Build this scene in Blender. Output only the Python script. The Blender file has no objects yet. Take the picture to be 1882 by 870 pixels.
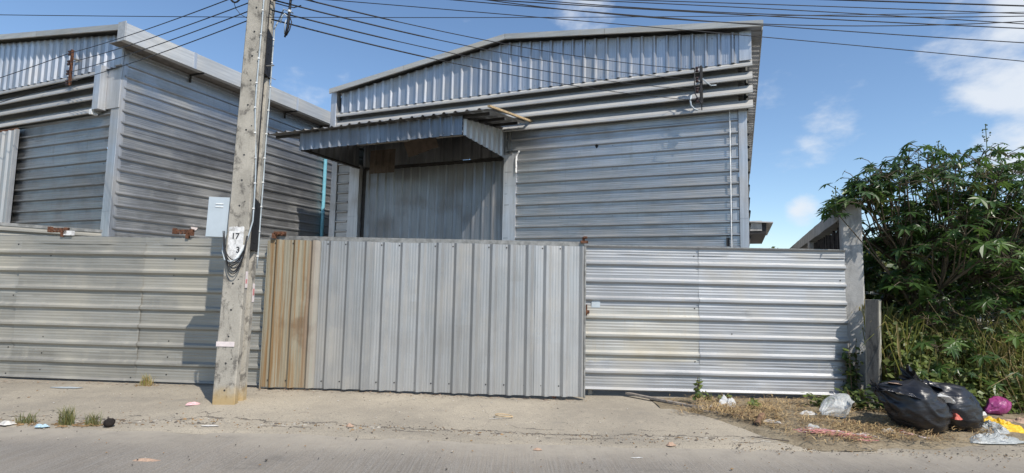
import bpy, bmesh, math, random
from math import sin, cos, pi, radians, sqrt
from mathutils import Vector, Matrix, noise, Euler
random.seed(7)
scn = bpy.context.scene
COL = scn.collection

# ------------------------------------------------------------------ camera
PITCH, ROLL, FOC, CAMH = 0.0906, 0.0204, 1009.31, 1.3992
cam_d = bpy.data.cameras.new("camera"); cam = bpy.data.objects.new("camera", cam_d); COL.objects.link(cam)
fwd = Vector((0, cos(PITCH), sin(PITCH))); up0 = Vector((0, -sin(PITCH), cos(PITCH))); rt0 = Vector((1, 0, 0))
rt = cos(ROLL) * rt0 + sin(ROLL) * up0; up = -sin(ROLL) * rt0 + cos(ROLL) * up0
cam.matrix_world = Matrix(((rt.x, up.x, -fwd.x, 0), (rt.y, up.y, -fwd.y, 0), (rt.z, up.z, -fwd.z, CAMH), (0, 0, 0, 1)))
cam_d.sensor_fit = 'HORIZONTAL'; cam_d.sensor_width = 36.0; cam_d.lens = FOC / 1882 * 36.0
cam_d.clip_start = 0.05; cam_d.clip_end = 3000
scn.camera = cam

# ------------------------------------------------------------------ light, sky, exposure
SUN_AZ = math.atan2(0.588, -0.809); SUN_EL = radians(49)
to_sun = Vector((sin(SUN_AZ) * cos(SUN_EL), cos(SUN_AZ) * cos(SUN_EL), sin(SUN_EL)))
sun_d = bpy.data.lights.new("sun", 'SUN'); sun_d.energy = 4.2; sun_d.angle = radians(0.5); sun_d.color = (1, 0.94, 0.85)
sun = bpy.data.objects.new("sun", sun_d); COL.objects.link(sun)
sun.rotation_euler = (-to_sun).to_track_quat('-Z', 'Y').to_euler(); sun.location = (6, -8, 12)
scn.view_settings.view_transform = 'Standard'; scn.view_settings.look = 'None'
scn.view_settings.exposure = 0.25; scn.view_settings.gamma = 1
SKY_STRENGTH = 0.14

def world():
    w = bpy.data.worlds.new("World"); scn.world = w; w.use_nodes = True
    nt = w.node_tree; nt.nodes.clear(); N = nt.nodes.new; L = nt.links.new
    out = N('ShaderNodeOutputWorld'); bg = N('ShaderNodeBackground'); bg.inputs['Strength'].default_value = SKY_STRENGTH
    sky = N('ShaderNodeTexSky'); sky.sky_type = 'NISHITA'; sky.sun_disc = False
    sky.sun_elevation = SUN_EL; sky.sun_rotation = SUN_AZ; sky.air_density = 1.0; sky.dust_density = 0.25; sky.ozone_density = 2.6
    tc = N('ShaderNodeTexCoord')
    nz = N('ShaderNodeTexNoise'); nz.inputs['Scale'].default_value = 7.5; nz.inputs['Detail'].default_value = 10; nz.inputs['Roughness'].default_value = 0.56
    mp = N('ShaderNodeMapping'); mp.inputs['Scale'].default_value = (1, 1, 1.9)
    L(tc.outputs['Generated'], mp.inputs[0]); L(mp.outputs[0], nz.inputs['Vector'])
    # cloud banks: (direction, angular radius, strength)
    total = None
    def math_(op, a, b=None, c=None):
        m = N('ShaderNodeMath'); m.operation = op
        for i, x in enumerate((a, b, c)):
            if x is None: continue
            if isinstance(x, (int, float)): m.inputs[i].default_value = x
            else: L(x, m.inputs[i])
        return m.outputs[0]
    for (d, rad, amp) in CLOUDS:
        vm = N('ShaderNodeVectorMath'); vm.operation = 'DISTANCE'
        L(tc.outputs['Generated'], vm.inputs[0]); vm.inputs[1].default_value = d
        mr = N('ShaderNodeMapRange'); mr.interpolation_type = 'SMOOTHSTEP'
        mr.inputs['From Min'].default_value = rad; mr.inputs['From Max'].default_value = rad * 0.15
        mr.inputs['To Min'].default_value = 0; mr.inputs['To Max'].default_value = amp
        L(vm.outputs['Value'], mr.inputs['Value'])
        total = mr.outputs[0] if total is None else math_('MAXIMUM', total, mr.outputs[0])
    # scattered cloud everywhere else
    n2 = N('ShaderNodeTexNoise'); n2.inputs['Scale'].default_value = 1.7; n2.inputs['Detail'].default_value = 2
    L(mp.outputs[0], n2.inputs['Vector'])
    base = math_('MULTIPLY_ADD', n2.outputs['Fac'], 0.5, -0.17)
    total = math_('MAXIMUM', total, base)
    s = math_('ADD', nz.outputs['Fac'], total)
    mr = N('ShaderNodeMapRange'); mr.interpolation_type = 'SMOOTHSTEP'
    mr.inputs['From Min'].default_value = 0.74; mr.inputs['From Max'].default_value = 1.02; L(s, mr.inputs['Value'])
    fac = math_('MULTIPLY', mr.outputs[0], 0.88)
    mix = N('ShaderNodeMix'); mix.data_type = 'RGBA'
    hs = N('ShaderNodeHueSaturation'); hs.inputs['Saturation'].default_value = 1.05; L(sky.outputs[0], hs.inputs['Color'])
    L(fac, mix.inputs['Factor']); L(hs.outputs[0], mix.inputs[6]); mix.inputs[7].default_value = (5.0, 5.3, 5.7, 1)
    L(mix.outputs[2], bg.inputs['Color']); L(bg.outputs[0], out.inputs[0])
def pix_dir(u, v):
    return (fwd + (u - 941) / FOC * rt - (v - 435) / FOC * up).normalized()
CLOUDS = [(pix_dir(1905, 85), 0.21, 0.50), (pix_dir(1765, 95), 0.08, 0.33), (pix_dir(1800, 190), 0.19, 0.29), (pix_dir(1478, 392), 0.055, 0.50), (pix_dir(1075, 35), 0.10, 0.27),
          (pix_dir(1570, 140), 0.07, 0.22), (pix_dir(1870, 262), 0.10, 0.46), (pix_dir(1405, 435), 0.05, 0.34), (pix_dir(880, 0), 0.08, 0.22)]
world()

# ------------------------------------------------------------------ helpers
def ss(a, b, x):
    t = min(1, max(0, (x - a) / (b - a))); return t * t * (3 - 2 * t)
def gz(x, y):
    return -0.02 - 0.06 * ss(-3, 1, x) - 0.07 * (1 - ss(5.3, 7.2, y))

class MB:
    def __init__(s): s.v = []; s.f = []; s.m = []; s.cur = 0
    def add(s, vs, fs):
        o = len(s.v); s.v += [tuple(p) for p in vs]
        for f in fs: s.f.append([i + o for i in f]); s.m.append(s.cur)
        return s
    def box(s, x0, x1, y0, y1, z0, z1, M=None, ch=0):
        c = ch
        if c <= 0:
            vs = [(x, y, z) for z in (z0, z1) for y in (y0, y1) for x in (x0, x1)]
            fs = [(0, 2, 3, 1), (4, 5, 7, 6), (0, 1, 5, 4), (2, 6, 7, 3), (0, 4, 6, 2), (1, 3, 7, 5)]
        else:
            ring = [(x0 + c, y0), (x1 - c, y0), (x1, y0 + c), (x1, y1 - c), (x1 - c, y1), (x0 + c, y1), (x0, y1 - c), (x0, y0 + c)]
            vs = [(x, y, z0) for x, y in ring] + [(x, y, z1) for x, y in ring]
            fs = [tuple(range(7, -1, -1)), tuple(range(8, 16))] + [(i, (i + 1) % 8, 8 + (i + 1) % 8, 8 + i) for i in range(8)]
        if M is not None: vs = [M @ Vector(p) for p in vs]
        return s.add(vs, fs)
    def tube(s, pts, r, n=6, cap=True):
        pts = [Vector(p) for p in pts]; rs = r if isinstance(r, (list, tuple)) else [r] * len(pts)
        vs = []; fs = []; nrm = None
        for i, p in enumerate(pts):
            t = (pts[min(i + 1, len(pts) - 1)] - pts[max(i - 1, 0)])
            if t.length < 1e-9: t = Vector((0, 0, 1))
            t.normalize()
            if nrm is None:
                a = Vector((0, 0, 1)) if abs(t.z) < 0.9 else Vector((1, 0, 0)); nrm = t.cross(a).normalized()
            else:
                nrm = (nrm - t * nrm.dot(t)); nrm = nrm.normalized() if nrm.length > 1e-6 else t.orthogonal().normalized()
            b = t.cross(nrm)
            for k in range(n):
                a = 2 * pi * k / n; vs.append(p + (nrm * cos(a) + b * sin(a)) * rs[i])
        for i in range(len(pts) - 1):
            for k in range(n):
                fs.append((i * n + k, i * n + (k + 1) % n, (i + 1) * n + (k + 1) % n, (i + 1) * n + k))
        if cap: fs += [tuple(range(n - 1, -1, -1)), tuple(range((len(pts) - 1) * n, len(pts) * n))]
        return s.add(vs, fs)
    def cyl(s, c, axis, r, h, n=8):
        c = Vector(c); a = Vector(axis).normalized(); return s.tube([c, c + a * h], r, n)
    def build(s, name, mats, parent=None, smooth=False, loc=None):
        me = bpy.data.meshes.new(name); me.from_pydata(s.v, [], s.f)
        if not isinstance(mats, (list, tuple)): mats = [mats]
        for m in mats: me.materials.append(m)
        if len(mats) > 1: me.polygons.foreach_set('material_index', s.m)
        if smooth: me.polygons.foreach_set('use_smooth', [True] * len(me.polygons))
        me.update()
        o = bpy.data.objects.new(name, me); COL.objects.link(o)
        if parent is not None: o.parent = parent
        if loc is not None: o.location = loc
        return o
def tag(o, label=None, cat=None, group=None, kind=None):
    if label: o['label'] = label
    if cat: o['category'] = cat
    if group: o['group'] = group
    if kind: o['kind'] = kind
    return o
def thing(name, label, cat, loc=(0, 0, 0), rz=0, group=None):
    o = bpy.data.objects.new(name, None); COL.objects.link(o); o.location = loc; o.rotation_euler = (0, 0, rz)
    o.empty_display_size = 0.2
    return tag(o, label, cat, group)
def ns(x, y, z=0, s=1.0): return noise.noise(Vector((x * s, y * s, z * s)))

# ------------------------------------------------------------------ materials
class NT:
    def __init__(s, name):
        s.m = bpy.data.materials.new(name); s.m.use_nodes = True; s.t = s.m.node_tree
        s.b = s.t.nodes['Principled BSDF']; s.out = s.t.nodes['Material Output']; s.tc = s.N('ShaderNodeTexCoord')
    def N(s, k): return s.t.nodes.new(k)
    def L(s, a, b): s.t.links.new(a, b)
    def mp(s, scale=(1, 1, 1), src='Object', rot=(0, 0, 0), loc=(0, 0, 0)):
        m = s.N('ShaderNodeMapping'); m.inputs['Scale'].default_value = scale; m.inputs['Rotation'].default_value = rot; m.inputs['Location'].default_value = loc
        s.L(s.tc.outputs[src], m.inputs[0]); return m.outputs[0]
    def noise(s, vec, scale, detail=4, rough=.55, dist=0):
        n = s.N('ShaderNodeTexNoise'); n.inputs['Scale'].default_value = scale; n.inputs['Detail'].default_value = detail
        n.inputs['Roughness'].default_value = rough; n.inputs['Distortion'].default_value = dist
        if vec is not None: s.L(vec, n.inputs['Vector'])
        return n.outputs['Fac']
    def ramp(s, x, a, b, lo=0., hi=1., smooth=True):
        m = s.N('ShaderNodeMapRange'); m.interpolation_type = 'SMOOTHSTEP' if smooth else 'LINEAR'
        m.inputs['From Min'].default_value = a; m.inputs['From Max'].default_value = b
        m.inputs['To Min'].default_value = lo; m.inputs['To Max'].default_value = hi; s.L(x, m.inputs['Value']); return m.outputs[0]
    def mix(s, fac, a, b, mode='MIX'):
        m = s.N('ShaderNodeMix'); m.data_type = 'RGBA'; m.blend_type = mode
        for sock, x in ((m.inputs['Factor'], fac), (m.inputs[6], a), (m.inputs[7], b)):
            if isinstance(x, (int, float)): sock.default_value = x
            elif isinstance(x, tuple): sock.default_value = (*x, 1) if len(x) == 3 else x
            else: s.L(x, sock)
        return m.outputs[2]
    def math(s, op, a, b=None):
        m = s.N('ShaderNodeMath'); m.operation = op
        for i, x in enumerate((a, b)):
            if x is None: continue
            if isinstance(x, (int, float)): m.inputs[i].default_value = x
            else: s.L(x, m.inputs[i])
        return m.outputs[0]
    def rnd(s): return s.N('ShaderNodeObjectInfo').outputs['Random']
    def sep(s, vec):
        n = s.N('ShaderNodeSeparateXYZ'); s.L(vec, n.inputs[0]); return n.outputs
    def bump(s, h, strength, dist=.01):
        b = s.N('ShaderNodeBump'); b.inputs['Strength'].default_value = strength; b.inputs['Distance'].default_value = dist
        s.L(h, b.inputs['Height']); s.L(b.outputs[0], s.b.inputs['Normal'])
    def set(s, col=None, rough=None, metal=None, spec=None):
        for k, x in (('Base Color', col), ('Roughness', rough), ('Metallic', metal), ('Specular IOR Level', spec)):
            if x is None: continue
            if isinstance(x, (int, float)): s.b.inputs[k].default_value = x
            elif isinstance(x, tuple): s.b.inputs[k].default_value = (*x, 1)
            else: s.L(x, s.b.inputs[k])
        return s

def zinc(name, col=(.50, .52, .54), rough=(.32, .5), metal=.8, axis='X', dirt=(.33, .30, .24), dirt_amt=.5, drips=True, amp=1.0):
    n = NT(name)
    sc = {'X': (.35, 7, 7), 'Y': (7, .35, 7), 'Z': (7, 7, .35)}[axis]
    streak = n.noise(n.mp(sc), 3.0, 6, .6)
    fine = n.noise(n.mp(tuple(c * 4 for c in sc)), 4.0, 3, .6)
    patch = n.noise(n.mp((1, 1, 1)), 1.1, 5, .6)
    spang = n.noise(n.mp((1, 1, 1)), 28, 3, .7)
    r = n.rnd()
    dark = tuple(c * (1 - .16 * amp) for c in col); light = tuple(min(1, c * (1 + .08 * amp)) for c in col)
    c = n.mix(n.ramp(streak, .35, .68), dark, light)
    c = n.mix(n.math('MULTIPLY', fine, .25 * amp), c, tuple(x * .84 for x in col))
    c = n.mix(n.math('MULTIPLY', n.ramp(spang, .45, .75), .18), c, light)
    v = n.N('ShaderNodeHueSaturation'); n.L(c, v.inputs['Color']); n.L(n.ramp(r, 0, 1, .86, 1.12, False), v.inputs['Value'])
    c = v.outputs[0]
    d = n.math('MULTIPLY', n.ramp(patch, .44, .72), dirt_amt)
    if drips:   # run-down dirt
        run = n.noise(n.mp((6, 6, .5)), 2.2, 5, .65)
        d = n.math('MAXIMUM', d, n.math('MULTIPLY', n.ramp(run, .5, .78), dirt_amt * .9))
    c = n.mix(d, c, dirt)
    ro = n.ramp(n.math('ADD', n.math('MULTIPLY', patch, .6), n.math('MULTIPLY', streak, .4)), .3, .7, rough[0], rough[1])
    ro = n.math('ADD', ro, n.math('MULTIPLY', d, .3))
    n.set(c, ro, n.math('SUBTRACT', metal, n.math('MULTIPLY', d, .6)))
    n.bump(n.math('ADD', n.noise(n.mp((1, 1, 1)), 3.5, 2, .5), n.math('MULTIPLY', streak, .12)), .2, .012)
    return n.m

def gate_rust():
    n = NT("rusty_sheet")
    streak = n.noise(n.mp((7, 7, .18)), 2.0, 5, .65); fine = n.noise(n.mp((50, 50, .6)), 2.0, 3, .6); patch = n.noise(n.mp(), 2.0, 5)
    c = n.mix(n.ramp(streak, .42, .60), (.34, .31, .235), (.28, .17, .075))
    c = n.mix(n.ramp(fine, .55, .75, 0, .5), c, (.46, .40, .28))
    c = n.mix(n.ramp(patch, .54, .72, 0, .7), c, (.19, .11, .055))
    x, y, z = n.sep(n.tc.outputs['Object'])
    fade = n.ramp(n.math('ADD', x, n.math('MULTIPLY', streak, .35)), -2.62, -2.35)
    c = n.mix(n.math('MULTIPLY', fade, .75), c, (.43, .425, .40))
    n.set(c, n.ramp(streak, .3, .7, .5, .7), .35)
    n.bump(fine, .2, .004); return n.m

def concrete(name, col=(.40, .38, .34), stain=(.10, .095, .085), sa=.7, scale=1.0, base_stain=None, base_z=.35, vert=True, th=(.49, .66), st=.5):
    n = NT(name)
    a = n.noise(n.mp(), 3 * scale, 8, .65); b = n.noise(n.mp((3, 3, st) if vert else (1, 1, 1)), 2.2 * scale, 8, .72, .3); f = n.noise(n.mp(), 60 * scale, 4, .7)
    c = n.mix(n.ramp(a, .3, .7), tuple(x * .78 for x in col), tuple(min(1, x * 1.15) for x in col))
    c = n.mix(n.ramp(f, .3, .75, 0, .45), c, tuple(x * .62 for x in col))
    c = n.mix(n.ramp(b, th[0], th[1], 0, sa), c, stain)
    if base_stain:
        z = n.sep(n.tc.outputs['Object'])[2]
        zz = n.math('ADD', z, n.math('MULTIPLY', n.noise(n.mp(), 7, 4), .25))
        c = n.mix(n.ramp(zz, base_z + .2, base_z, 0, .75), c, base_stain)
    n.set(c, .9, 0, .25)
    n.bump(n.math('ADD', n.math('MULTIPLY', f, .5), a), .55, .012); return n.m

def simple(name, col, rough=.6, metal=0, spec=.5, var=.25, scale=8, bump=.2, transl=0):
    n = NT(name)
    a = n.noise(n.mp(), scale, 5, .6)
    c = n.mix(n.ramp(a, .3, .7), tuple(x * (1 - var) for x in col), tuple(min(1, x * (1 + var)) for x in col))
    n.set(c, rough, metal, spec); n.bump(a, bump, .01)
    return n.m

def leafmat(name, col, col2, transl=.35, rough=.42):
    n = NT(name)
    r = n.rnd(); a = n.noise(n.mp((1, 1, 1)), 3.0, 3)
    k = n.math('ADD', n.math('MULTIPLY', r, .5), n.math('MULTIPLY', a, .6))
    c = n.mix(n.ramp(k, .25, .8), col, col2)
    n.set(c, rough, 0, .45)
    t = n.N('ShaderNodeBsdfTranslucent'); n.L(n.mix(.5, c, tuple(min(1, x * 1.7) for x in col2)), t.inputs['Color'])
    mx = n.N('ShaderNodeMixShader'); mx.inputs[0].default_value = transl
    n.L(n.b.outputs[0], mx.inputs[1]); n.L(t.outputs[0], mx.inputs[2]); n.L(mx.outputs[0], n.out.inputs[0])
    return n.m

M = {}
M['zx'] = zinc("zinc_wall", col=(.48, .485, .49), axis='X', dirt=(.24, .235, .21), dirt_amt=.35, metal=.85)
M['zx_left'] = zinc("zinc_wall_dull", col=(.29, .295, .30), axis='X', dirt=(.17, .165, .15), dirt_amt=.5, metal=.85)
M['zy'] = zinc("zinc_side_wall", col=(.46, .46, .46), axis='Y', dirt=(.24, .235, .21), dirt_amt=.4, metal=.85)
M['zz'] = zinc("zinc_gable", col=(.47, .48, .505), axis='Z', dirt_amt=.2)
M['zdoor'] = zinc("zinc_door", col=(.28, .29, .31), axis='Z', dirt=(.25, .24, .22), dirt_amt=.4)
M['zfl'] = zinc("zinc_fence_dull", col=(.375, .36, .32), axis='X', dirt=(.31, .29, .235), dirt_amt=.7, metal=.45, rough=(.42, .58))
M['zfr'] = zinc("zinc_fence_bright", col=(.49, .50, .515), axis='X', dirt=(.42, .38, .29), dirt_amt=.4, metal=.65, rough=(.44, .58))
M['zfy'] = zinc("zinc_fence_stained", col=(.48, .47, .435), axis='X', dirt=(.40, .345, .235), dirt_amt=.6, metal=.55, rough=(.42, .56))
M['zgate'] = zinc("zinc_gate", col=(.47, .47, .465), axis='Z', dirt=(.38, .34, .26), dirt_amt=.3, amp=.5, metal=.65, rough=(.38, .52))
M['zflat'] = zinc("zinc_flashing", col=(.58, .59, .61), axis='Z', dirt_amt=.35, metal=.7, rough=(.36, .5))
M['blade'] = zinc("painted_louver", col=(.50, .495, .48), axis='X', dirt=(.36, .33, .27), dirt_amt=.5, metal=.35, rough=(.45, .6))
M['roof'] = zinc("zinc_roof", col=(.38, .38, .38), axis='X', dirt_amt=.4)
M['trim'] = zinc("roof_trim_metal", col=(.50, .49, .46), axis='X', dirt=(.35, .32, .26), dirt_amt=.5, metal=.4, rough=(.45, .6))
M['fascia'] = zinc("gutter_metal", col=(.52, .52, .51), axis='Y', dirt=(.40, .38, .33), dirt_amt=.35, metal=.4, rough=(.45, .6), drips=False)
M['dark'] = simple("dark_steel", (.045, .042, .04), .6, .4)
M['black'] = simple("black_rubber", (.015, .015, .017), .55, 0, .4)
M['backing'] = simple("dark_interior", (.03, .03, .032), .8)
M['rust'] = simple("rusty_iron", (.13, .06, .035), .85, .1, .3, .5, 25, .5)
M['steel'] = simple("grey_steel", (.30, .29, .27), .5, .6, .5, .3, 12)
M['concrete'] = concrete("weathered_concrete", (.47, .46, .44), (.14, .14, .14), .5)
M['pole'] = concrete("pole_concrete", (.41, .38, .325), (.09, .083, .075), .8, 1.0, (.42, .29, .12), .22, th=(.49, .63), st=2.2)
M['stub'] = concrete("stub_concrete", (.40, .385, .33), (.03, .03, .03), .95, 1.9)
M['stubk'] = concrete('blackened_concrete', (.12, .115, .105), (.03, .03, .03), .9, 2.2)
M['wood'] = simple("raw_timber", (.45, .33, .19), .75, 0, .3, .25, 14)
M['oldwood'] = simple("old_grey_timber", (.23, .20, .17), .85, 0, .2, .3, 14)
M['slat'] = simple("blackened_timber", (.06, .05, .045), .85, 0, .2, .5, 10)
M['fasc'] = zinc('zinc_dull_fascia', col=(.23, .25, .285), axis='Z', dirt=(.18, .175, .165), dirt_amt=.4)
M['brown'] = simple("brown_sheet", (.085, .065, .05), .7, 0, .3, .3, 5)
M['pvc'] = simple("blue_plastic_pipe", (.20, .50, .62), .4, 0, .5, .1, 6, .05)
M['cablew'] = simple("pale_cable", (.42, .47, .50), .5, 0, .4, .15, 10, .05)
M['clip'] = simple("white_clip", (.8, .8, .78), .5)
M['meter'] = simple("grey_painted_box", (.47, .53, .57), .5, 0, .4, .06, 4, .05)
M['wplate'] = concrete("chipped_white_paint", (.80, .79, .77), (.30, .29, .27), .8, 7.0, vert=False)
M['ink'] = simple("black_paint", (.03, .03, .03), .7)
M['sticker'] = simple("faded_sticker", (.68, .60, .58), .6, 0, .3, .1)
M['stred'] = simple("pink_sticker", (.62, .25, .24), .6)
M['porc'] = simple("insulator_porcelain", (.05, .03, .03), .3)

# ------------------------------------------------------------------ corrugated sheets
def profile(a0, a1, pitch, phase, h, minor=.0016, rw=.054):
    pts = [(a0, 0.)]
    k0 = int(math.floor((a0 - phase) / pitch)) - 1; k1 = int(math.ceil((a1 - phase) / pitch)) + 1
    for k in range(k0, k1 + 1):
        c = phase + k * pitch
        for da, d in ((-rw, 0), (-rw * .32, h), (rw * .32, h), (rw, 0)):
            pts.append((c + da, d))
        if minor:
            for mc in (.34, .5, .66):
                m = c + mc * pitch
                pts += [(m - .013, 0), (m - .006, minor), (m + .006, minor), (m + .013, 0)]
    pts = sorted([p for p in pts if a0 <= p[0] <= a1])
    pts.append((a1, 0.))
    return pts
def sheet(name, parent, mat, a0, a1, lo, hi, frame, pitch=.25, phase=0., h=.040, seg=12, wav=.004, seed=0, off=0., minor=.0016, bend=None, dent=0., rw=.045):
    """a = across the ribs, b = along them; frame(a, b, d) gives the point, d outward."""
    mb = MB(); P = profile(a0, a1, pitch, phase, h, minor, rw); n = len(P)
    rd = random.Random(seed * 13 + 5); D = [(rd.uniform(a0, a1), rd.uniform(lo(a0), hi(a0)), rd.uniform(.06, .2), rd.gauss(0, 1) * dent) for _ in range(6)] if dent else []
    for j in range(seg + 1):
        t = j / seg
        for a, d in P:
            b = lo(a) + (hi(a) - lo(a)) * t
            w = wav * (ns(a * 1.3 + seed * 7.1, b * 1.1, seed * 3.7) + .6 * ns(a * 3 + seed, b * 2.9, seed))
            if bend: w += bend(a, b)
            for (da, db, dr, dd) in D: w += dd * math.exp(-((a - da) ** 2 + (b - db) ** 2) / (dr * dr))
            mb.v.append(tuple(frame(a, b, d + off + w)))
    for j in range(seg):
        for i in range(n - 1):
            mb.f.append((j * n + i, j * n + i + 1, (j + 1) * n + i + 1, (j + 1) * n + i)); mb.m.append(0)
    return mb.build(name, mat, parent)
def screws(parent, pts, axis, mat, r=.009, h=.006, name="screws"):
    mb = MB()
    for p in pts: mb.cyl(p, axis, r, h, 6)
    o = mb.build(name, mat, parent); o['kind'] = 'stuff'; return o
C_ = lambda x: (lambda a: x)

# ------------------------------------------------------------------ ground
def ground_mats():
    n = NT("apron_concrete")
    a = n.noise(n.mp(), .55, 6, .62); b = n.noise(n.mp(), 3.2, 8, .7, .4); f = n.noise(n.mp(), 70, 4, .75); e = n.noise(n.mp(), 9, 6, .7)
    c = n.mix(n.ramp(a, .32, .68), (.285, .25, .197), (.42, .365, .28))
    c = n.mix(n.ramp(b, .5, .75, 0, .55), c, (.47, .41, .315))
    c = n.mix(n.ramp(e, .56, .74, 0, .4), c, (.19, .175, .155))
    c = n.mix(n.ramp(f, .42, .68, 0, .6), c, (.16, .15, .13))
    st = n.noise(n.mp((.7, 1.4, 1), loc=(3, 1, 0)), 1.5, 7, .72)
    c = n.mix(n.ramp(st, .54, .70, 0, .5), c, (.20, .185, .16))
    sp = n.noise(n.mp(), 24, 2, .5)
    c = n.mix(n.ramp(sp, .66, .72, 0, .6), c, (.13, .115, .095))
    vo = n.N('ShaderNodeTexVoronoi'); vo.feature = 'DISTANCE_TO_EDGE'; vo.inputs['Scale'].default_value = .38
    wv = n.N('ShaderNodeVectorMath'); wv.operation = 'ADD'; n.L(n.mp(), wv.inputs[0])
    nz = n.N('ShaderNodeTexNoise'); nz.inputs['Scale'].default_value = 1.6; nz.inputs['Detail'].default_value = 6; n.L(n.mp(), nz.inputs['Vector'])
    n.L(nz.outputs['Color'], wv.inputs[1]); n.L(wv.outputs[0], vo.inputs['Vector'])
    crack = n.ramp(vo.outputs['Distance'], .0045, .0015)
    c = n.mix(n.math('MULTIPLY', n.math('MULTIPLY', crack, n.ramp(a, .45, .62)), .4), c, (.12, .105, .09))
    x, y, z = n.sep(n.tc.outputs['Object'])
    def line(y0, amp, wd, seed, cover):
        q = n.noise(n.mp((1, .05, 1), loc=(seed, 0, 0)), 1.3, 8, .72); g = n.noise(n.mp((1, .2, 1), loc=(seed * 2, 0, 0)), 1.7, 3)
        d = n.math('ABSOLUTE', n.math('SUBTRACT', n.math('SUBTRACT', y, y0), n.math('MULTIPLY', n.math('SUBTRACT', q, .5), amp)))
        wv_ = n.math('MULTIPLY', n.ramp(e, .35, .7), wd)
        return n.math('MULTIPLY', n.ramp(n.math('SUBTRACT', d, wv_), .006, .0), n.ramp(g, cover, cover + .08))
    for a_ in ((5.93, .55, .03, 1.3, .40), (6.10, .75, .014, 4.1, .50), (5.80, .40, .02, 7.7, .46)):
        c = n.mix(n.math('MULTIPLY', line(*a_), .8), c, (.10, .088, .072))
    n.set(c, .93, 0, .2)
    n.bump(n.math('SUBTRACT', n.math('ADD', n.math('MULTIPLY', f, .35), n.math('MULTIPLY', e, .8)), n.math('MULTIPLY', crack, .15)), .5, .012)
    M['apron'] = n.m
    n = NT("brushed_road_concrete")
    x, y, z = n.sep(n.tc.outputs['Object'])
    gr = n.noise(n.mp((46, 1.6, 1)), 1.0, 3, .6, .25); gr2 = n.noise(n.mp((11, 3.5, 1)), 2.0, 5, .7)
    a = n.noise(n.mp(), .7, 6, .6); b = n.noise(n.mp(), 5, 7, .7); f = n.noise(n.mp(), 90, 3, .8)
    edge = n.ramp(n.math('ADD', y, n.math('MULTIPLY', n.noise(n.mp((.6, 1, 1)), 1.5, 5), .7)), 5.2, 6.0)
    c = n.mix(n.ramp(a, .3, .7), (.225, .20, .168), (.295, .26, .215))
    c = n.mix(n.ramp(b, .48, .75, 0, .5), c, (.31, .28, .235))
    c = n.mix(n.ramp(gr, .42, .62, 0, .5), c, (.30, .28, .25))
    c = n.mix(n.ramp(f, .42, .66, 0, .55), c, (.10, .095, .085))
    stain = n.noise(n.mp((.6, 1.6, 1)), 1.3, 6, .7)
    c = n.mix(n.ramp(stain, .55, .72, 0, .5), c, (.12, .112, .10))
    dust = n.math('MULTIPLY', edge, n.ramp(b, .25, .6, .45, .95))
    c = n.mix(dust, c, (.36, .32, .26))
    n.set(c, .92, 0, .2)
    hgt = n.math('ADD', n.math('MULTIPLY', n.math('MULTIPLY', gr, n.ramp(edge, 0, 1, 1, .1)), 1.0), n.math('ADD', n.math('MULTIPLY', f, .4), n.math('MULTIPLY', gr2, .4)))
    n.bump(hgt, .75, .012)
    M['road'] = n.m
    n = NT("dusty_soil")
    b = n.noise(n.mp(), 4, 8, .7); f = n.noise(n.mp(), 40, 5, .8)
    c = n.mix(n.ramp(b, .35, .65), (.22, .178, .12), (.37, .305, .21))
    c = n.mix(n.ramp(f, .45, .7, 0, .5), c, (.14, .112, .075))
    n.set(c, .95, 0, .1); n.bump(n.math('ADD', b, f), .8, .03); M['soil'] = n.m
    n = NT("grassy_ground")
    b = n.noise(n.mp(), .35, 6, .7); f = n.noise(n.mp(), 6, 5, .8)
    c = n.mix(n.ramp(b, .35, .65), (.075, .085, .03), (.16, .13, .07)); c = n.mix(n.ramp(f, .4, .7, 0, .6), c, (.045, .055, .02))
    n.set(c, .95, 0, .1); n.bump(f, .8, .05); M['grassland'] = n.m
ground_mats()
def grid(name, xs, ys, zf, mat, keep=None):
    mb = MB(); nx = len(xs)
    for y in ys:
        for x in xs: 
            p = zf(x, y); mb.v.append(p if isinstance(p, tuple) else (x, y, p))
    for j in range(len(ys) - 1):
        for i in range(nx - 1):
            mb.f.append((j * nx + i, j * nx + i + 1, (j + 1) * nx + i + 1, (j + 1) * nx + i)); mb.m.append(0)
    o = mb.build(name, mat, smooth=True); o['kind'] = 'structure'; return o
def lin(a, b, n): return [a + (b - a) * i / n for i in range(n + 1)]
far = [-900, -300, -100, -40] ; nearx = lin(-16, 16, 8)
grid("ground", far + lin(-30, 30, 6) + [40, 100, 300, 900], [-900, -300, -100, -40, -20, 0, 20, 40, 100, 300, 900], lambda x, y: -.32, M['grassland'])
grid("road", [-120, -60, -30] + lin(-14, 14, 70) + [30, 60, 120], lin(-7, 3, 5) + lin(3.3, 5.9, 20), lambda x, y: gz(x, y) - .012 + .006 * ns(x, y, 0, .8), M['road'])
def apron_z(x, y):
    e = max(0, 1 - (y - 5.55) / .25) if y > 4 else 0
    yy = y
    if y < 5.95:
        yy = y + (5.95 - y) / .45 * (.10 * ns(x, 0, 3, .9) + .05 * ns(x, 1, 3, 3.1) + .03 * ns(x, 0, 9, 9))
    z = gz(x, yy) + .010 * ns(x, y, 0, 1.1) + .004 * ns(x, y, 5, 4)
    # spill of mortar around the pole foot
    r = sqrt((x + 3.15) ** 2 + (y - 6.45) ** 2); z += .045 * (1 - ss(.15, .75, r))
    if y < 5.56: z -= .016
    return (x, yy, z)
grid("apron", [-60, -30] + lin(-14, 14, 150) + [30, 60], lin(5.5, 5.95, 9)[0:] + lin(6.0, 8, 30) + [9, 11, 14, 20, 40], apron_z, M['apron'])
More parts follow.
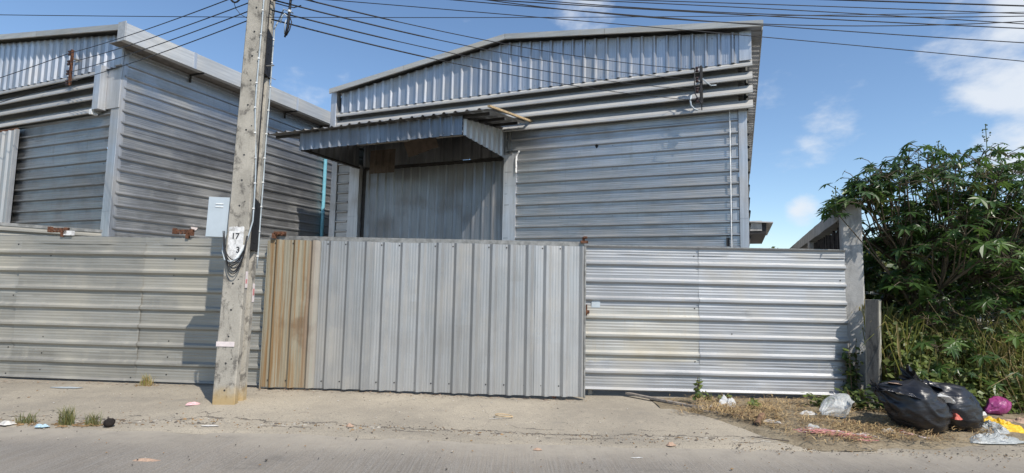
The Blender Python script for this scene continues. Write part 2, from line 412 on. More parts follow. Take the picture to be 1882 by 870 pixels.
def verge():
    # raised dirt strip beside the fence end, ragged outline
    mb = MB(); xs = lin(1.9, 13, 110); n = 26
    for x in xs:
        t = ss(1.9, 3.3, x)
        y1 = 7.62 if x < 4.5 else 7.62 + ss(4.5, 4.8, x) * 6
        y0 = 7.05 - 1.45 * ss(1.9, 3.15, x) + .10 * ns(x, 0, 1, 2.2) + .05 * ns(x, 2, 1, 7) + .22 * ss(3.6, 5.2, x)
        for j in range(n + 1):
            s = (j / n) ** 1.5 if x >= 4.5 else j / n; y = y0 + (y1 - y0) * s
            m = ss(0, .25, (y - y0)) * t
            z = gz(x, y) + .012 + (.035 + .03 * ns(x, y, 4, 2.1) + .012 * ns(x, y, 4, 8)) * m - .016 * (1 - ss(0, .08, y - y0))
            mb.v.append((x, y, z))
    for i in range(len(xs) - 1):
        for j in range(n):
            a = i * (n + 1) + j; mb.f.append((a, a + n + 1, a + n + 2, a + 1)); mb.m.append(0)
    o = mb.build("verge", M['soil'], smooth=True); o['kind'] = 'structure'
verge()
def vz(x, y): 
    return gz(x, y) + .045 * (1 if x > 2.3 else 0)

# ------------------------------------------------------------------ warehouses
TH = 0.394
ex = Vector((cos(TH), -sin(TH), 0)); en = Vector((sin(TH), cos(TH), 0))
def S(s, d, z): return ex * s + en * d + Vector((0, 0, z))      # street-yard axes to world
DR, DL = 11.3395, 7.2429
ROOF_L, ROOF_R, PEAK_X, PEAK_Z = .138, .112, .1, 7.02
RZ = 0.0
def roofz(x): return PEAK_Z + RZ - (ROOF_R * (x - PEAK_X) if x > PEAK_X else ROOF_L * (PEAK_X - x))

def warehouse(label, s_center, d, ph_front, ph_side, sects, door, wallmat, louver_x1, is_left):
    global RZ
    RZ = .09 if is_left else 0
    R = thing("warehouse", label, "warehouse", S(s_center, d, 0), -TH, "twin corrugated metal warehouses")
    H = lambda a, b, dd: (b, -dd, a)           # horizontal ribs on the front (a=z, b=x)
    V = lambda a, b, dd: (a, -dd, b)           # vertical ribs on the front (a=x, b=z)
    XL, XR, DEPTH = -4.9, 5.02, 14.0
    # front wall sheets
    seed = 1 if is_left else 40; sc = []
    for (x0, x1) in sects:
        z = ph_front - .125 - .75 * 4; k = 0
        while z < 4.95:
            z0, z1 = max(z, -.1), min(z + .775, 4.97)
            if z1 > z0 + .05:
                sheet("wall_sheet", R, wallmat, z0, z1, C_(x0 + .006 * (k % 2)), C_(x1), H, phase=ph_front, seed=seed, off=.0025 * (k % 2), seg=max(4, int((x1 - x0) * 7)), rw=.036, h=.042, wav=.007, dent=.005)
            for zz in (z + .06, z + .56):
                if 0 < zz < 4.9: sc += [(x, -.004, zz) for x in lin(x0 + .15, x1 - .15, max(1, int((x1 - x0) / 1.2)))]
            z += .75; k += 1; seed += 1
    screws(R, sc, (0, -1, 0), M['steel'])
    # corner posts
    px = 4.87 if is_left else 4.985
    MB().box(px, 5.145, -.04, .1, -.1, 2.78, ch=.006).box(px + .002, 5.143, -.038, .1, 2.784, 4.97, ch=.006).build("corner_post", M['zflat'], R)
    MB().box(-4.9, -4.72, -.04, .1, -.1, 4.97, ch=.006).build("corner_post", M['zflat'], R)
    MB().box(-4.92, -4.74, -.17, .0, 4.975, 6.42, ch=.006).build("corner_post", M['zflat'], R)
    # louvres
    for zl in (5.735, 5.475, 5.20, 4.905):
        mb = MB(); sec = [(.03, zl + .205), (-.01, zl + .195), (-.13, zl + .06), (-.152, zl + .042), (-.156, zl), (-.135, zl - .012)]
        xs = lin(-4.73, louver_x1, 14)
        for i, x in enumerate(xs):
            for q, (y, zz) in enumerate(sec):
                w = .004 * ns(x * 1.4, zl * 9, q * .3)
                mb.v.append((x, y + w, zz + w))
        nn = len(sec)
        for i in range(len(xs) - 1):
            for q in range(nn - 1): mb.f.append((i * nn + q, i * nn + q + 1, (i + 1) * nn + q + 1, (i + 1) * nn + q)); mb.m.append(0)
        # pressed end
        mb.add([(louver_x1, y, zz) for y, zz in sec] + [(louver_x1, .03, zl - .01)], [tuple(range(nn)) + (nn,)])
        o = mb.build("louver_blade", M['blade'], R)
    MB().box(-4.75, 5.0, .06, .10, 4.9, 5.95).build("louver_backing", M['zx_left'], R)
    # gable sheets, cut to the roof slope
    x = -4.62; k = 0; sc = []
    while x < 5.0:
        x1 = min(x + .765, 5.02)
        sheet("gable_sheet", R, M['zz'], x, x1, C_(5.835), lambda a: roofz(a) - .02, V, phase=x + .03, seed=seed, off=.10 + .0025 * (k % 2), seg=5, wav=.004)
        for q in (.15, .4, .65):
            if x + q < 5: sc += [(x + q, -.105, 5.9), (x + q, -.105, roofz(x + q) - .12)]
        x += .75; k += 1; seed += 1
    screws(R, sc, (0, -1, 0), M['steel'])
    MB().box(-4.8, 5.0, .0, .04, 5.8, 6.3).build("gable_backing", M['backing'], R)
    MB().box(5.025, 5.245, -.135, -.09, 5.86, 6.44, ch=.004).build("corner_panel", M['zflat'], R)
    # side walls and back wall
    for sx, nm in ((1, 5.11), (-1, -4.9)):
        z = ph_side - .125 - .75 * 3; k = 0
        top = 6.25
        while z < top:
            z0, z1 = max(z, -.1), min(z + .775, top)
            Fm = (lambda a, b, dd: (5.135 + dd, b, a)) if sx > 0 else (lambda a, b, dd: (-4.9 - dd, b, a))
            if z1 > z0 + .05:
                sheet("side_sheet", R, M['zy'], z0, z1, C_(.02), C_(DEPTH), Fm, phase=ph_side, seed=seed, off=.0025 * (k % 2), seg=90 if sx > 0 else 8, rw=.036, h=.042, wav=.008, dent=.005)
            z += .75; k += 1; seed += 1
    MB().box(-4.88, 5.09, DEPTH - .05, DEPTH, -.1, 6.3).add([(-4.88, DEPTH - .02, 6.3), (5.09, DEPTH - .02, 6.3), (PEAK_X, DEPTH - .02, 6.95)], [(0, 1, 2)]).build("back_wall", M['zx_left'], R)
    # roof: ribs run down the slope
    EXR, EXL = 5.44, -4.86 - (.25 if is_left else .03)
    Y0, Y1 = -.285, DEPTH + .2
    for (xa, xb) in ((PEAK_X, EXR), (PEAK_X, EXL)):
        Fm = (lambda a, b, dd: (b, a, roofz(b) + .075 + dd))
        y = Y0
        while y < Y1:
            sheet("roof_sheet", R, M['roof'], y, min(y + .77, Y1), C_(xa), C_(xb), Fm, phase=y + .1, seed=seed, seg=4, h=.03, minor=0)
            y += .75; seed += 1
    # barge trim along the gable, in lengths
    for (xa, xb) in ((EXL, -2.6), (-2.6, PEAK_X), (PEAK_X, 2.4), (2.4, EXR + .02)):
        mb = MB(); e = .006
        pts = []
        for x, q in ((xa + .003, 0), (xb - .003, 0)):
            r = roofz(x)
            pts += [(x, Y0 - .012, r), (x, Y0 - .018, r + .118), (x, Y0 + .02, r + .128), (x, Y0 + .14, r + .122), (x, Y0 + .02, r - .004)]
        mb.add(pts, [(0, 1, 6, 5), (1, 2, 7, 6), (2, 3, 8, 7), (4, 0, 5, 9)])
        mb.build("barge_trim", M['trim'], R)
    if not is_left:
        MB().box(EXR - .005, EXR + .012, Y0 + .15, DEPTH, roofz(EXR) + .0, roofz(EXR) + .12).build("eave_trim", M['trim'], R)
    return R

RW = warehouse("grey corrugated metal warehouse behind the sliding gate, with an awning over its big door", -4.97, DR, 2.4802, 2.4246,
               [(.06, 4.98), (-4.70, -4.34)], None, M['zx'], 5.255, False)
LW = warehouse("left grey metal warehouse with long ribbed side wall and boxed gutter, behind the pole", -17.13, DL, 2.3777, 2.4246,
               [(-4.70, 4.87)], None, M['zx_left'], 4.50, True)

def right_details(R):
    V = lambda a, b, dd: (a, -dd, b)
    # jambs
    mb = MB()
    n = 22; xs0, xs1 = .03, .345
    for z0, z1 in ((-.1, 3.66), (3.664, 4.40)):
        # torn right edge
        vs = []; fs = []
        zz = lin(z0, z1, n)
        for i, z in enumerate(zz):
            e = xs1 + .02 * ns(z, 0, 1, 7) + .012 * ns(z, 3, 1, 21)
            y = -.045 - .014 * abs(ns(z, 1, 2, 6))
            vs += [(xs0, .1, z), (xs0, -.04, z), (xs1 - .08, -.042, z), (e, y, z), (e + .004, -.004, z)]
        for i in range(n):
            for q in range(4): fs.append((i * 5 + q, i * 5 + q + 1, i * 5 + 6 + q, i * 5 + 5 + q))
        mb.add(vs, fs)
    mb.build("door_jamb", M['zflat'], R)
    MB().box(-4.32, -4.0, -.045, .1, -.1, 3.1, ch=.005).box(-4.318, -4.002, -.043, .1, 3.104, 4.42, ch=.005).build("door_jamb", M['zflat'], R)
    # crumpled strip of flashing at the jamb top
    mb = MB(); prev = []
    for i, z in enumerate(lin(3.95, 4.45, 16)):
        w = .03 + .02 * ns(z, 2, 2, 9); c = .345 + .02 * ns(z, 0, 7, 6) + (.07 * ss(4.3, 4.45, z))
        mb.v += [(c - w, -.06 - .02 * ns(z, 1, 1, 8), z), (c, -.09, z), (c + w * .6, -.05, z)]
    for i in range(16):
        for q in range(2): mb.f.append((i * 3 + q, i * 3 + q + 1, i * 3 + 4 + q, i * 3 + 3 + q)); mb.m.append(0)
    mb.build("crumpled_flashing", M['wplate'], R)
    # door: recessed leaf of vertical sheets on a dark frame
    dz = 4.29
    mb = MB().box(-3.985, -3.90, .10, .16, -.1, 4.36).box(-.005, .03, .06, .16, -.1, 4.42).box(-3.9, -.005, .06, .15, 4.30, 4.365).box(-3.9, -.01, .17, .19, -.1, 4.3)
    door = mb.build("sliding_door", M['dark'], R)
    x = -3.89; k = 0; sc = []
    while x < -.03:
        x1 = min(x + .765, -.012)
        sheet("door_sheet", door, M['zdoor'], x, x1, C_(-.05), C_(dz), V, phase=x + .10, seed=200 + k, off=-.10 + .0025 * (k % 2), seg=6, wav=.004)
        for q in (.22, .47, .70):
            if x + q < -.03: sc.append((x + q, .095, 3.25)); 
        x += .75; k += 1
    mb = MB()
    for p in sc: mb.cyl(p, (0, -1, 0), .012, .008, 6)
    mb.build("door_screws", M['steel'], door)['kind'] = 'stuff'
    x = -3.96; k = 0
    while x < 0:
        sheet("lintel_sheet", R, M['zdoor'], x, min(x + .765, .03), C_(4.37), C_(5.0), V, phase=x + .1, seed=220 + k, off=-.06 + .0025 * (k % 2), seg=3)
        x += .75; k += 1
    # conduit and its brackets
    MB().tube([(4.835, -.055, -.05), (4.832, -.055, 2.3), (4.835, -.055, 4.92)], .013, 6).build("conduit", M['clip'], R)
    sheet("edge_strip", R, M['zflat'], 4.86, 4.975, C_(-.1), C_(4.93), V, phase=0.02, pitch=5, seed=3, off=.004, minor=0, seg=6)
    MB().box(4.74, 4.80, -.03, -.002, 2.18, 2.42).build("vent_plate", M['dark'], R)
    # little hole drawn as a black patch, its inner shade coloured in, with bent tab
    mb = MB()
    pts = [(2.18 + .035 * cos(a) * (1 + .4 * sin(3 * a)), -.0065, 4.43 + .05 * sin(a)) for a in lin(0, 2 * pi, 11)[:-1]]
    mb.add(pts, [tuple(range(len(pts)))]); mb.add([(2.15, -.008, 4.47), (2.21, -.03, 4.5), (2.20, -.04, 4.44), (2.16, -.02, 4.42)], [(0, 1, 2, 3)])
    mb.build("torn_hole_shade", M['black'], R)
    # awning: frame > roof sheets, fascia sheets
    x0, x1, yf = -4.03, .04, -2.10
    z_r = lambda y: 4.72 + (y - yf) / 2.1 * .335
    mb = MB()
    for x in (x0 + .02, -2.0, x1 - .06): 
        vs = [(x, yf + .03, z_r(yf) - .10), (x + .04, yf + .03, z_r(yf) - .10), (x + .04, yf + .03, z_r(yf) - .02), (x, yf + .03, z_r(yf) - .02),
              (x, -.03, z_r(0) - .10), (x + .04, -.03, z_r(0) - .10), (x + .04, -.03, z_r(0) - .02), (x, -.03, z_r(0) - .02)]
        mb.add(vs, [(0, 1, 2, 3), (7, 6, 5, 4), (0, 4, 5, 1), (1, 5, 6, 2), (2, 6, 7, 3), (3, 7, 4, 0)])
    for y in (yf + .03, yf + .75, yf + 1.45, -.08):
        mb.box(x0 - .75 if y < -.1 else x0, x1 + .55, y, y + .04, z_r(y) - .07, z_r(y) - .012)
    # bottom frame
    mb.box(x0, x1, yf + .01, yf + .05, 4.325, 4.365).box(x0 + .012, x0 + .05, yf + .05, -.03, 4.327, 4.363).box(x1 - .05, x1 - .012, yf + .05, -.06, 4.327, 4.363)
    aw = mb.build("awning", M['dark'], R)
    RF = lambda a, b, dd: (a, b, z_r(b) + dd)
    x = -4.86; k = 0
    while x < .6:
        sheet("awning_roof_sheet", aw, M['roof'], x, min(x + .77, .66), C_(yf - .18 + .02 * ((k * 7) % 3 - 1)), C_(-.17), RF, phase=x + .09, seed=300 + k, off=.003 + .0025 * (k % 2), seg=5, h=.035, minor=0, wav=.006)
        x += .75; k += 1
    x = x0; k = 0; sc = []
    while x < x1 - .05:
        sheet("fascia_sheet", aw, M['fasc'], x, min(x + .765, x1), C_(4.31), C_(z_r(yf) - .03), lambda a, b, dd: (a, yf - dd, b), phase=x + .10, seed=320 + k, seg=2, off=.002 + .0025 * (k % 2))
        sc += [(x + q, yf - .006, 4.37) for q in (.16, .41, .66) if x + q < x1]
        x += .75; k += 1
    mb = MB()
    for p in sc: mb.cyl(p, (0, -1, 0), .011, .007, 6)
    mb.build("fascia_screws", M['steel'], aw)['kind'] = 'stuff'
    for xx, sg, nm in ((x1, 1, 'R'), (x0, -1, 'L')):
        y = yf + .03; k = 0
        while y < -.1:
            sheet("side_fascia_sheet", aw, M['zgate'] if sg > 0 else M['zdoor'], y, min(y + .765, -.04), C_(4.315), lambda a: z_r(a) - .09, lambda a, b, dd: (xx + sg * dd, a, b), phase=y + .08, seed=340 + k, seg=2, off=.002 + .0025 * (k % 2))
            y += .75; k += 1
    MB().box(.06, .10, -.05, -.01, 4.40, 4.95).box(.17, .20, -.05, -.01, 4.42, 4.9).box(.0, .24, -.06, -.02, 4.395, 4.425).build("awning_bracket", M['steel'], R)
    # timber laid on the awning's right edge
    MB().box(-.028, .028, -1.15, 1.15, -.02, .02, Matrix.Translation((.66, yf + 1.0, z_r(yf + 1.0) + .07)) @ Matrix.Rotation(math.atan(.335 / 2.1), 4, 'X')).build("timber_batten", M['wood'], aw)
    # brown sheets hanging under the awning
    sheet("brown_sheet", aw, M['brown'], -3.26, -2.54, C_(4.03), C_(4.60), lambda a, b, dd: (a + .03 * (b - 4.2), -.60 - dd, b), phase=-3.7, pitch=.2, seed=5, h=.022, minor=0, seg=4)
    mb = MB(); Mx = Matrix.Translation((-1.8, -.62, 4.60)) @ Matrix.Rotation(radians(-10), 4, 'Y') @ Matrix.Rotation(radians(24), 4, 'X')
    for q in range(3): mb.box(-.42 + .28 * q, -.145 + .28 * q, -.01 - .004 * q, .01 - .004 * q, -.17 + .02 * q, .19, Mx)
    mb.build("brown_board", M['brown'], aw)
right_details(RW)

def left_details(R):
    V = lambda a, b, dd: (a, -dd, b)
    X = 5.14
    # boxed gutter along the side eave
    L = 13.9; y0 = -.33; xo = X + .50
    pieces = lin(y0, L, 9)
    for a, b in zip(pieces[:-1], pieces[1:]):
        mb = MB()
        zt, zb = 6.60, 6.235
        mb.add([(xo, a, zb), (xo, b, zb), (xo, b, zt), (xo, a, zt), (xo - .02, a, zt + .006), (xo - .02, b, zt + .006), (xo - .10, a, zt - .02), (xo - .10, b, zt - .02), (xo - .14, a, zb - .004), (xo - .14, b, zb - .004)],
               [(0, 1, 2, 3), (3, 2, 5, 4), (4, 5, 7, 6), (0, 8, 9, 1)])
        mb.build("gutter_fascia", M['fascia'], R)
        MB().box(xo - .012, xo + .006, b - .07, b + .005, zb - .006, zt + .008).build("joint_strip", M['zflat'], R)
    MB().box(xo - .24, xo - .002, y0 - .02, y0 + .002, 6.235, 6.64, ch=.003).build("gutter_end_cap", M['fascia'], R)
    # soffit
    MB().box(X - .02, xo - .145, y0 + .01, L, 6.245, 6.262).build("soffit", M['oldsoffit'], R)
    # eave flashing strip and dark brackets
    MB().box(X + .0, X + .018, .02, L, 6.14, 6.24).build("eave_flashing", M['zflat'], R)
    for y in lin(1.45, 13.2, 8): MB().box(X + .02, X + .055, y, y + .035, 6.05, 6.203).box(X + .02, xo - .02, y, y + .03, 6.203, 6.238).build("gutter_bracket", M['dark'], R)
    # corner flashing, side leg
    MB().box(5.147, 5.158, -.03, .06, -.1, 6.2).build("corner_flashing", M['zflat'], R)
    MB().box(4.715, 5.145, -.055, .02, 4.975, 6.30, ch=.004).build("corner_flashing", M['zflat'], R)
    MB().box(4.50, 4.705, -.20, -.02, 4.95, 5.90, ch=.004).build("louver_end_panel", M['zflat'], R)
    MB().box(4.40, 4.50, -.19, -.06, 4.86, 4.97, ch=.004).build("louver_end_block", M['clip'], R)
    # sliding door leaf standing open on the left
    mb = MB().box(-.5, 1.70, -.14, -.10, -.05, .0).box(-.5, 1.69, -.15, -.10, 4.78, 4.83)
    door = mb.build("sliding_door", M['rust'], R); x = -.55; k = 0
    while x < 1.6:
        sheet("door_sheet", door, M['zgate'], x, min(x + .765, 1.69), C_(0), C_(4.78), V, phase=x + .0, seed=400 + k, off=.15 + .0025 * (k % 2), seg=6)
        x += .75; k += 1
    MB().box(1.69, 1.715, -.17, -.10, 0, 4.8).build("door_edge", M['zflat'], door)
    # downpipe at the far end of the side wall
    y = 6.12
    MB().tube([(X + .06, y, -.05), (X + .06, y, 4.2), (X + .06, y, 5.9), (X + .2, y, 6.18), (X + .3, y, 6.24)], .055, 10).build("downpipe", M['pvc'], R, True)
    MB().tube([(X + .06, y, 3.5), (X + .06, y, 3.6)], .062, 10).build("pipe_collar", M['pvc'], R, True)
    # scrap of white sticker on the side wall
    mb = MB(); pts = [(X + .0 + .03, 1.85 + .09 * cos(a) * (1 + .2 * sin(5 * a)), 2.63 + .07 * sin(a) * (1 + .2 * cos(3 * a))) for a in lin(0, 2 * pi, 14)[:-1]]
    mb.add(pts, [tuple(range(len(pts)))]); mb.build("torn_sticker", M['sticker'], R)
M['oldsoffit'] = simple("soffit_metal", (.20, .18, .16), .7, .3)
left_details(LW)

# sheet closing the alley between the two warehouses
def alley():
    o = thing("metal_hoarding", "upright metal sheeting closing the alley between the two warehouses, beside the blue pipe", "hoarding", S(-10.95, 13.9, 0), -TH)
    x = -1.0; k = 0
    while x < 1.0:
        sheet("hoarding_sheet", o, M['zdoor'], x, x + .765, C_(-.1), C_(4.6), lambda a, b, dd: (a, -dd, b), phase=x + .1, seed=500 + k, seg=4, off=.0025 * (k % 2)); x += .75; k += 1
alley()

# far lean-to roof right of the warehouse
def leanto():
    o = thing("leanto_roof", "small dark edged lean-to roof projecting beyond the right corner of the awning warehouse", "lean-to", S(.28, 17.0, 0), -TH)
    mb = MB().box(-1.0, .41, -.5, 3, 2.98, 3.30, ch=.01); mb.build("fascia", M['dark'], o)
    sheet("roof_sheet", o, M['roof'], -.6, 3.1, C_(-1.0), C_(.58), lambda a, b, dd: (b, a, 3.36 - .06 * (b + 1) + dd), seed=1, minor=0)
    MB().box(-1, .30, -.52, -.505, 3.06, 3.34).build("front_board", M['concrete'], o)
    MB().tube([(-.2, 2.5, -.3), (-.2, 2.5, 3.1)], .05).tube([(-.9, 2.5, -.3), (-.9, 2.5, 3.1)], .05).build("post", M['steel'], o)
leanto()

# ------------------------------------------------------------------ fences and gate
def fence(label, phi, D, x0, x1, joints, ph, matf, top, extra):
    c = Vector((sin(phi), cos(phi), 0)) * D; t = Vector((cos(phi), -sin(phi), 0))
    R = thing("corrugated_fence", label, "fence", c, -phi)
    H = lambda a, b, dd: (b, -dd, a)
    X = [x0] + joints + [x1]; seed = extra; sc = []
    for i in range(len(X) - 1):
        z = ph - .125 - .25; k = 0
        while z < top - .05:
            z0 = max(z, .0); z1 = min(z + .775, top)
            if z0 < z1 - .04:
                mt = matf(i, k); xa, xb = X[i], X[i + 1] + (.012 if i < len(X) - 2 else 0)
                b = None
                if label.startswith('bright') and i == 1:
                    b = lambda a, bb: -.018 * ss(4.35, 4.65, bb) * abs(sin(a * 4.0)) + .006 * ns(bb * 1.5, a * 2, 3)
                sheet("fence_sheet", R, mt, z0, z1, C_(xa), C_(xb), H, phase=ph, seed=seed, off=.002 + .003 * (k % 2) + .008 * (i % 2), seg=int((xb - xa) * 10) + 2, dent=.006, rw=.042, wav=.008, h=.036, bend=b)
            z += .75; k += 1; seed += 1
    for xx in X[1:-1]:
        for zz in lin(.12, top - .06, 8): sc.append((xx + .45, -.004, zz + .03 * ns(zz, xx, 0, 9)))
        for zz in lin(.05, top - .12, 5): sc.append((xx - .06, -.004, zz))
    for zz in lin(.2, top - .08, 5): sc.append((x1 - .07, -.004, zz))
    screws(R, sc, (0, -1, 0), M['dark'], .010, .005)
    MB().box(x0, x1, .012, .055, top - .035, top + .012).build("top_rail", M['steel'], R)
    for p in [x0 + .1] + joints + [x1 - .06]:
        MB().box(p - .03, p + .03, .06, .12, -.12, top, ch=.004).build("fence_post", M['steel'], R)
    return R
def fl_mat(i, k): return M['zfl']
def fr_mat(i, k): return M['zfy'] if (i == 0 and k == 1) else M['zfr']
FL = fence("dull stained corrugated metal fence left of the gate, behind the utility pole", .0772, 7.2593, -9.6, -3.22, [-7.55, -5.70], -.0015 + .0, fl_mat, 1.975, 600)
FR = fence("bright silver corrugated metal fence right of the gate, dented at its right end", .0232, 7.7589, .85, 4.465, [2.44], .005, fr_mat, 1.995, 640)

# loose details of the fences
def fence_bits():
    MB().box(.95, 1.07, -.011, -.008, 1.13, 1.25).build("faded_sticker", M['meter'], FR)
    MB().box(.845, .87, -.03, .02, -.02, 1.99).build("gate_stop", M['steel'], FR)
    # bolt and hasp
    MB().tube([(.875, -.05, 1.02), (.875, -.05, 1.17)], .014, 6).box(.86, .92, -.035, -.012, 1.05, 1.09).build("hasp", M['rust'], FR)
    # rusty hinge brackets on the left fence
    for x in (-6.98, -5.12):
        mb = MB(); z = 1.99
        mb.box(x - .17, x + .12, -.03, .0, z + .075, z + .105).box(x - .17, x - .13, -.05, .0, z + .04, z + .12).box(x + .02, x + .06, -.04, 0, z - .02, z + .075).box(x + .08, x + .12, -.05, .0, z + .02, z + .11)
        for q in range(4): mb.cyl((x - .1 + q * .05, -.015, z + .055), (0, -1, 0), .016, .03, 8)
        mb.build("hinge_bracket", M['rust'], FL)
    MB().box(-6.90, -6.78, -.05, -.0, 1.99, 2.055).build("welded_plate", M['wplate'], FL)
fence_bits()

def gate():
    R = thing("sliding_gate", "wide sliding gate of upright corrugated sheets, its left end stained rusty brown", "gate", (0, 7.42, 0), 0)
    V = lambda a, b, dd: (a, -dd, b)
    x0, xr, pit = -3.285, .985, .2418
    edges = [x0, -2.575] + [-2.575 + .7254 * k for k in range(1, 5)] + [xr]
    bot = lambda x: .012 - .045 * ss(-3.2, .9, x)
    sc = []
    for k in range(len(edges) - 1):
        a0, a1 = edges[k], edges[k + 1] + (.012 if k < 5 else 0)
        sheet("gate_sheet", R, M['rusty'] if k == 0 else M['zgate'], a0, a1, bot, C_(1.965 - .004 * (k % 3)), V, pitch=pit, phase=-3.14, h=.046, seed=700 + k, off=.002 + .004 * (k % 2), seg=20, wav=.006, dent=.004, rw=.056)
        for q in (.09, .33, .60):
            sc += [(a0 + q, -.006, 1.92), (a0 + q, -.006, .10)]
    screws(R, sc, (0, -1, 0), M['dark'], .010, .005)
    MB().box(x0, xr, .0, .05, 1.955, 2.02).box(x0, xr, .004, .046, .0, .05).box(x0 + .001, x0 + .05, .002, .048, .05, 1.955).box(xr - .05, xr - .001, .002, .048, .05, 1.955).box(-1.2, -1.15, .002, .048, .05, 1.955).build("gate_frame", M['steel'], R)
    MB().box(x0 - .012, x0 - .002, -.02, .04, -.01, 1.95).build("edge_plate", M['rusty'], R)
    mb = MB()
    for z in lin(.15, 1.9, 8): mb.cyl((x0 - .012, .0, z), (-1, 0, 0), .011, .008, 6)
    mb.build("edge_bolts", M['rust'], R)
    MB().box(xr + .002, xr + .022, -.02, .05, -.05, 1.96).build("edge_plate", M['steel'], R)
    # rusty brackets at the two upper corners
    mb = MB().box(-3.22, -3.06, -.03, .0, 2.02, 2.075).box(-3.235, -3.19, -.05, .01, 1.98, 2.05)
    for q in range(3): mb.cyl((-3.19 + q * .06, -.03, 2.05), (0, -1, 0), .02, .02, 8)
    mb.build("corner_bracket", M['rust'], R)
    mb = MB().box(.93, 1.03, -.035, .02, 2.0, 2.035).box(.955, .985, -.03, .01, 2.035, 2.085).cyl((.965, -.04, 2.075), (1, 0, 0), .018, .05, 8)
    mb.build("corner_bracket", M['rust'], R)
    for x in (-2.9, .6):
        MB().cyl((x, .012, -.0 + bot(x) + .0), (0, 1, 0), .035, .03, 14).build("wheel", M['rust'], R)
M['rusty'] = gate_rust()
gate()

def folded_gate():
    # second gate panel folded back behind the left fence
    R = thing("gate_panel", "grey metal gate panel folded back behind the left fence, only its upper edge showing", "gate panel", (-7.8, 9.3, -.05), radians(47.6))
    for k in range(3):
        sheet("panel_sheet", R, M['zfl'], .1 + .72 * k, .1 + .72 * (k + 1), C_(-1.1), C_(.67), lambda a, b, dd: (b, -dd, a), phase=.2, seed=800 + k, seg=5, off=.0025 * (k % 2))
    MB().box(-1.11, .68, -.012, .04, 2.26, 2.31).box(-1.1, -1.06, .004, .04, .0, 2.26).box(.63, .67, .004, .04, 0, 2.26).build("panel_frame", M['steel'], R)
folded_gate()

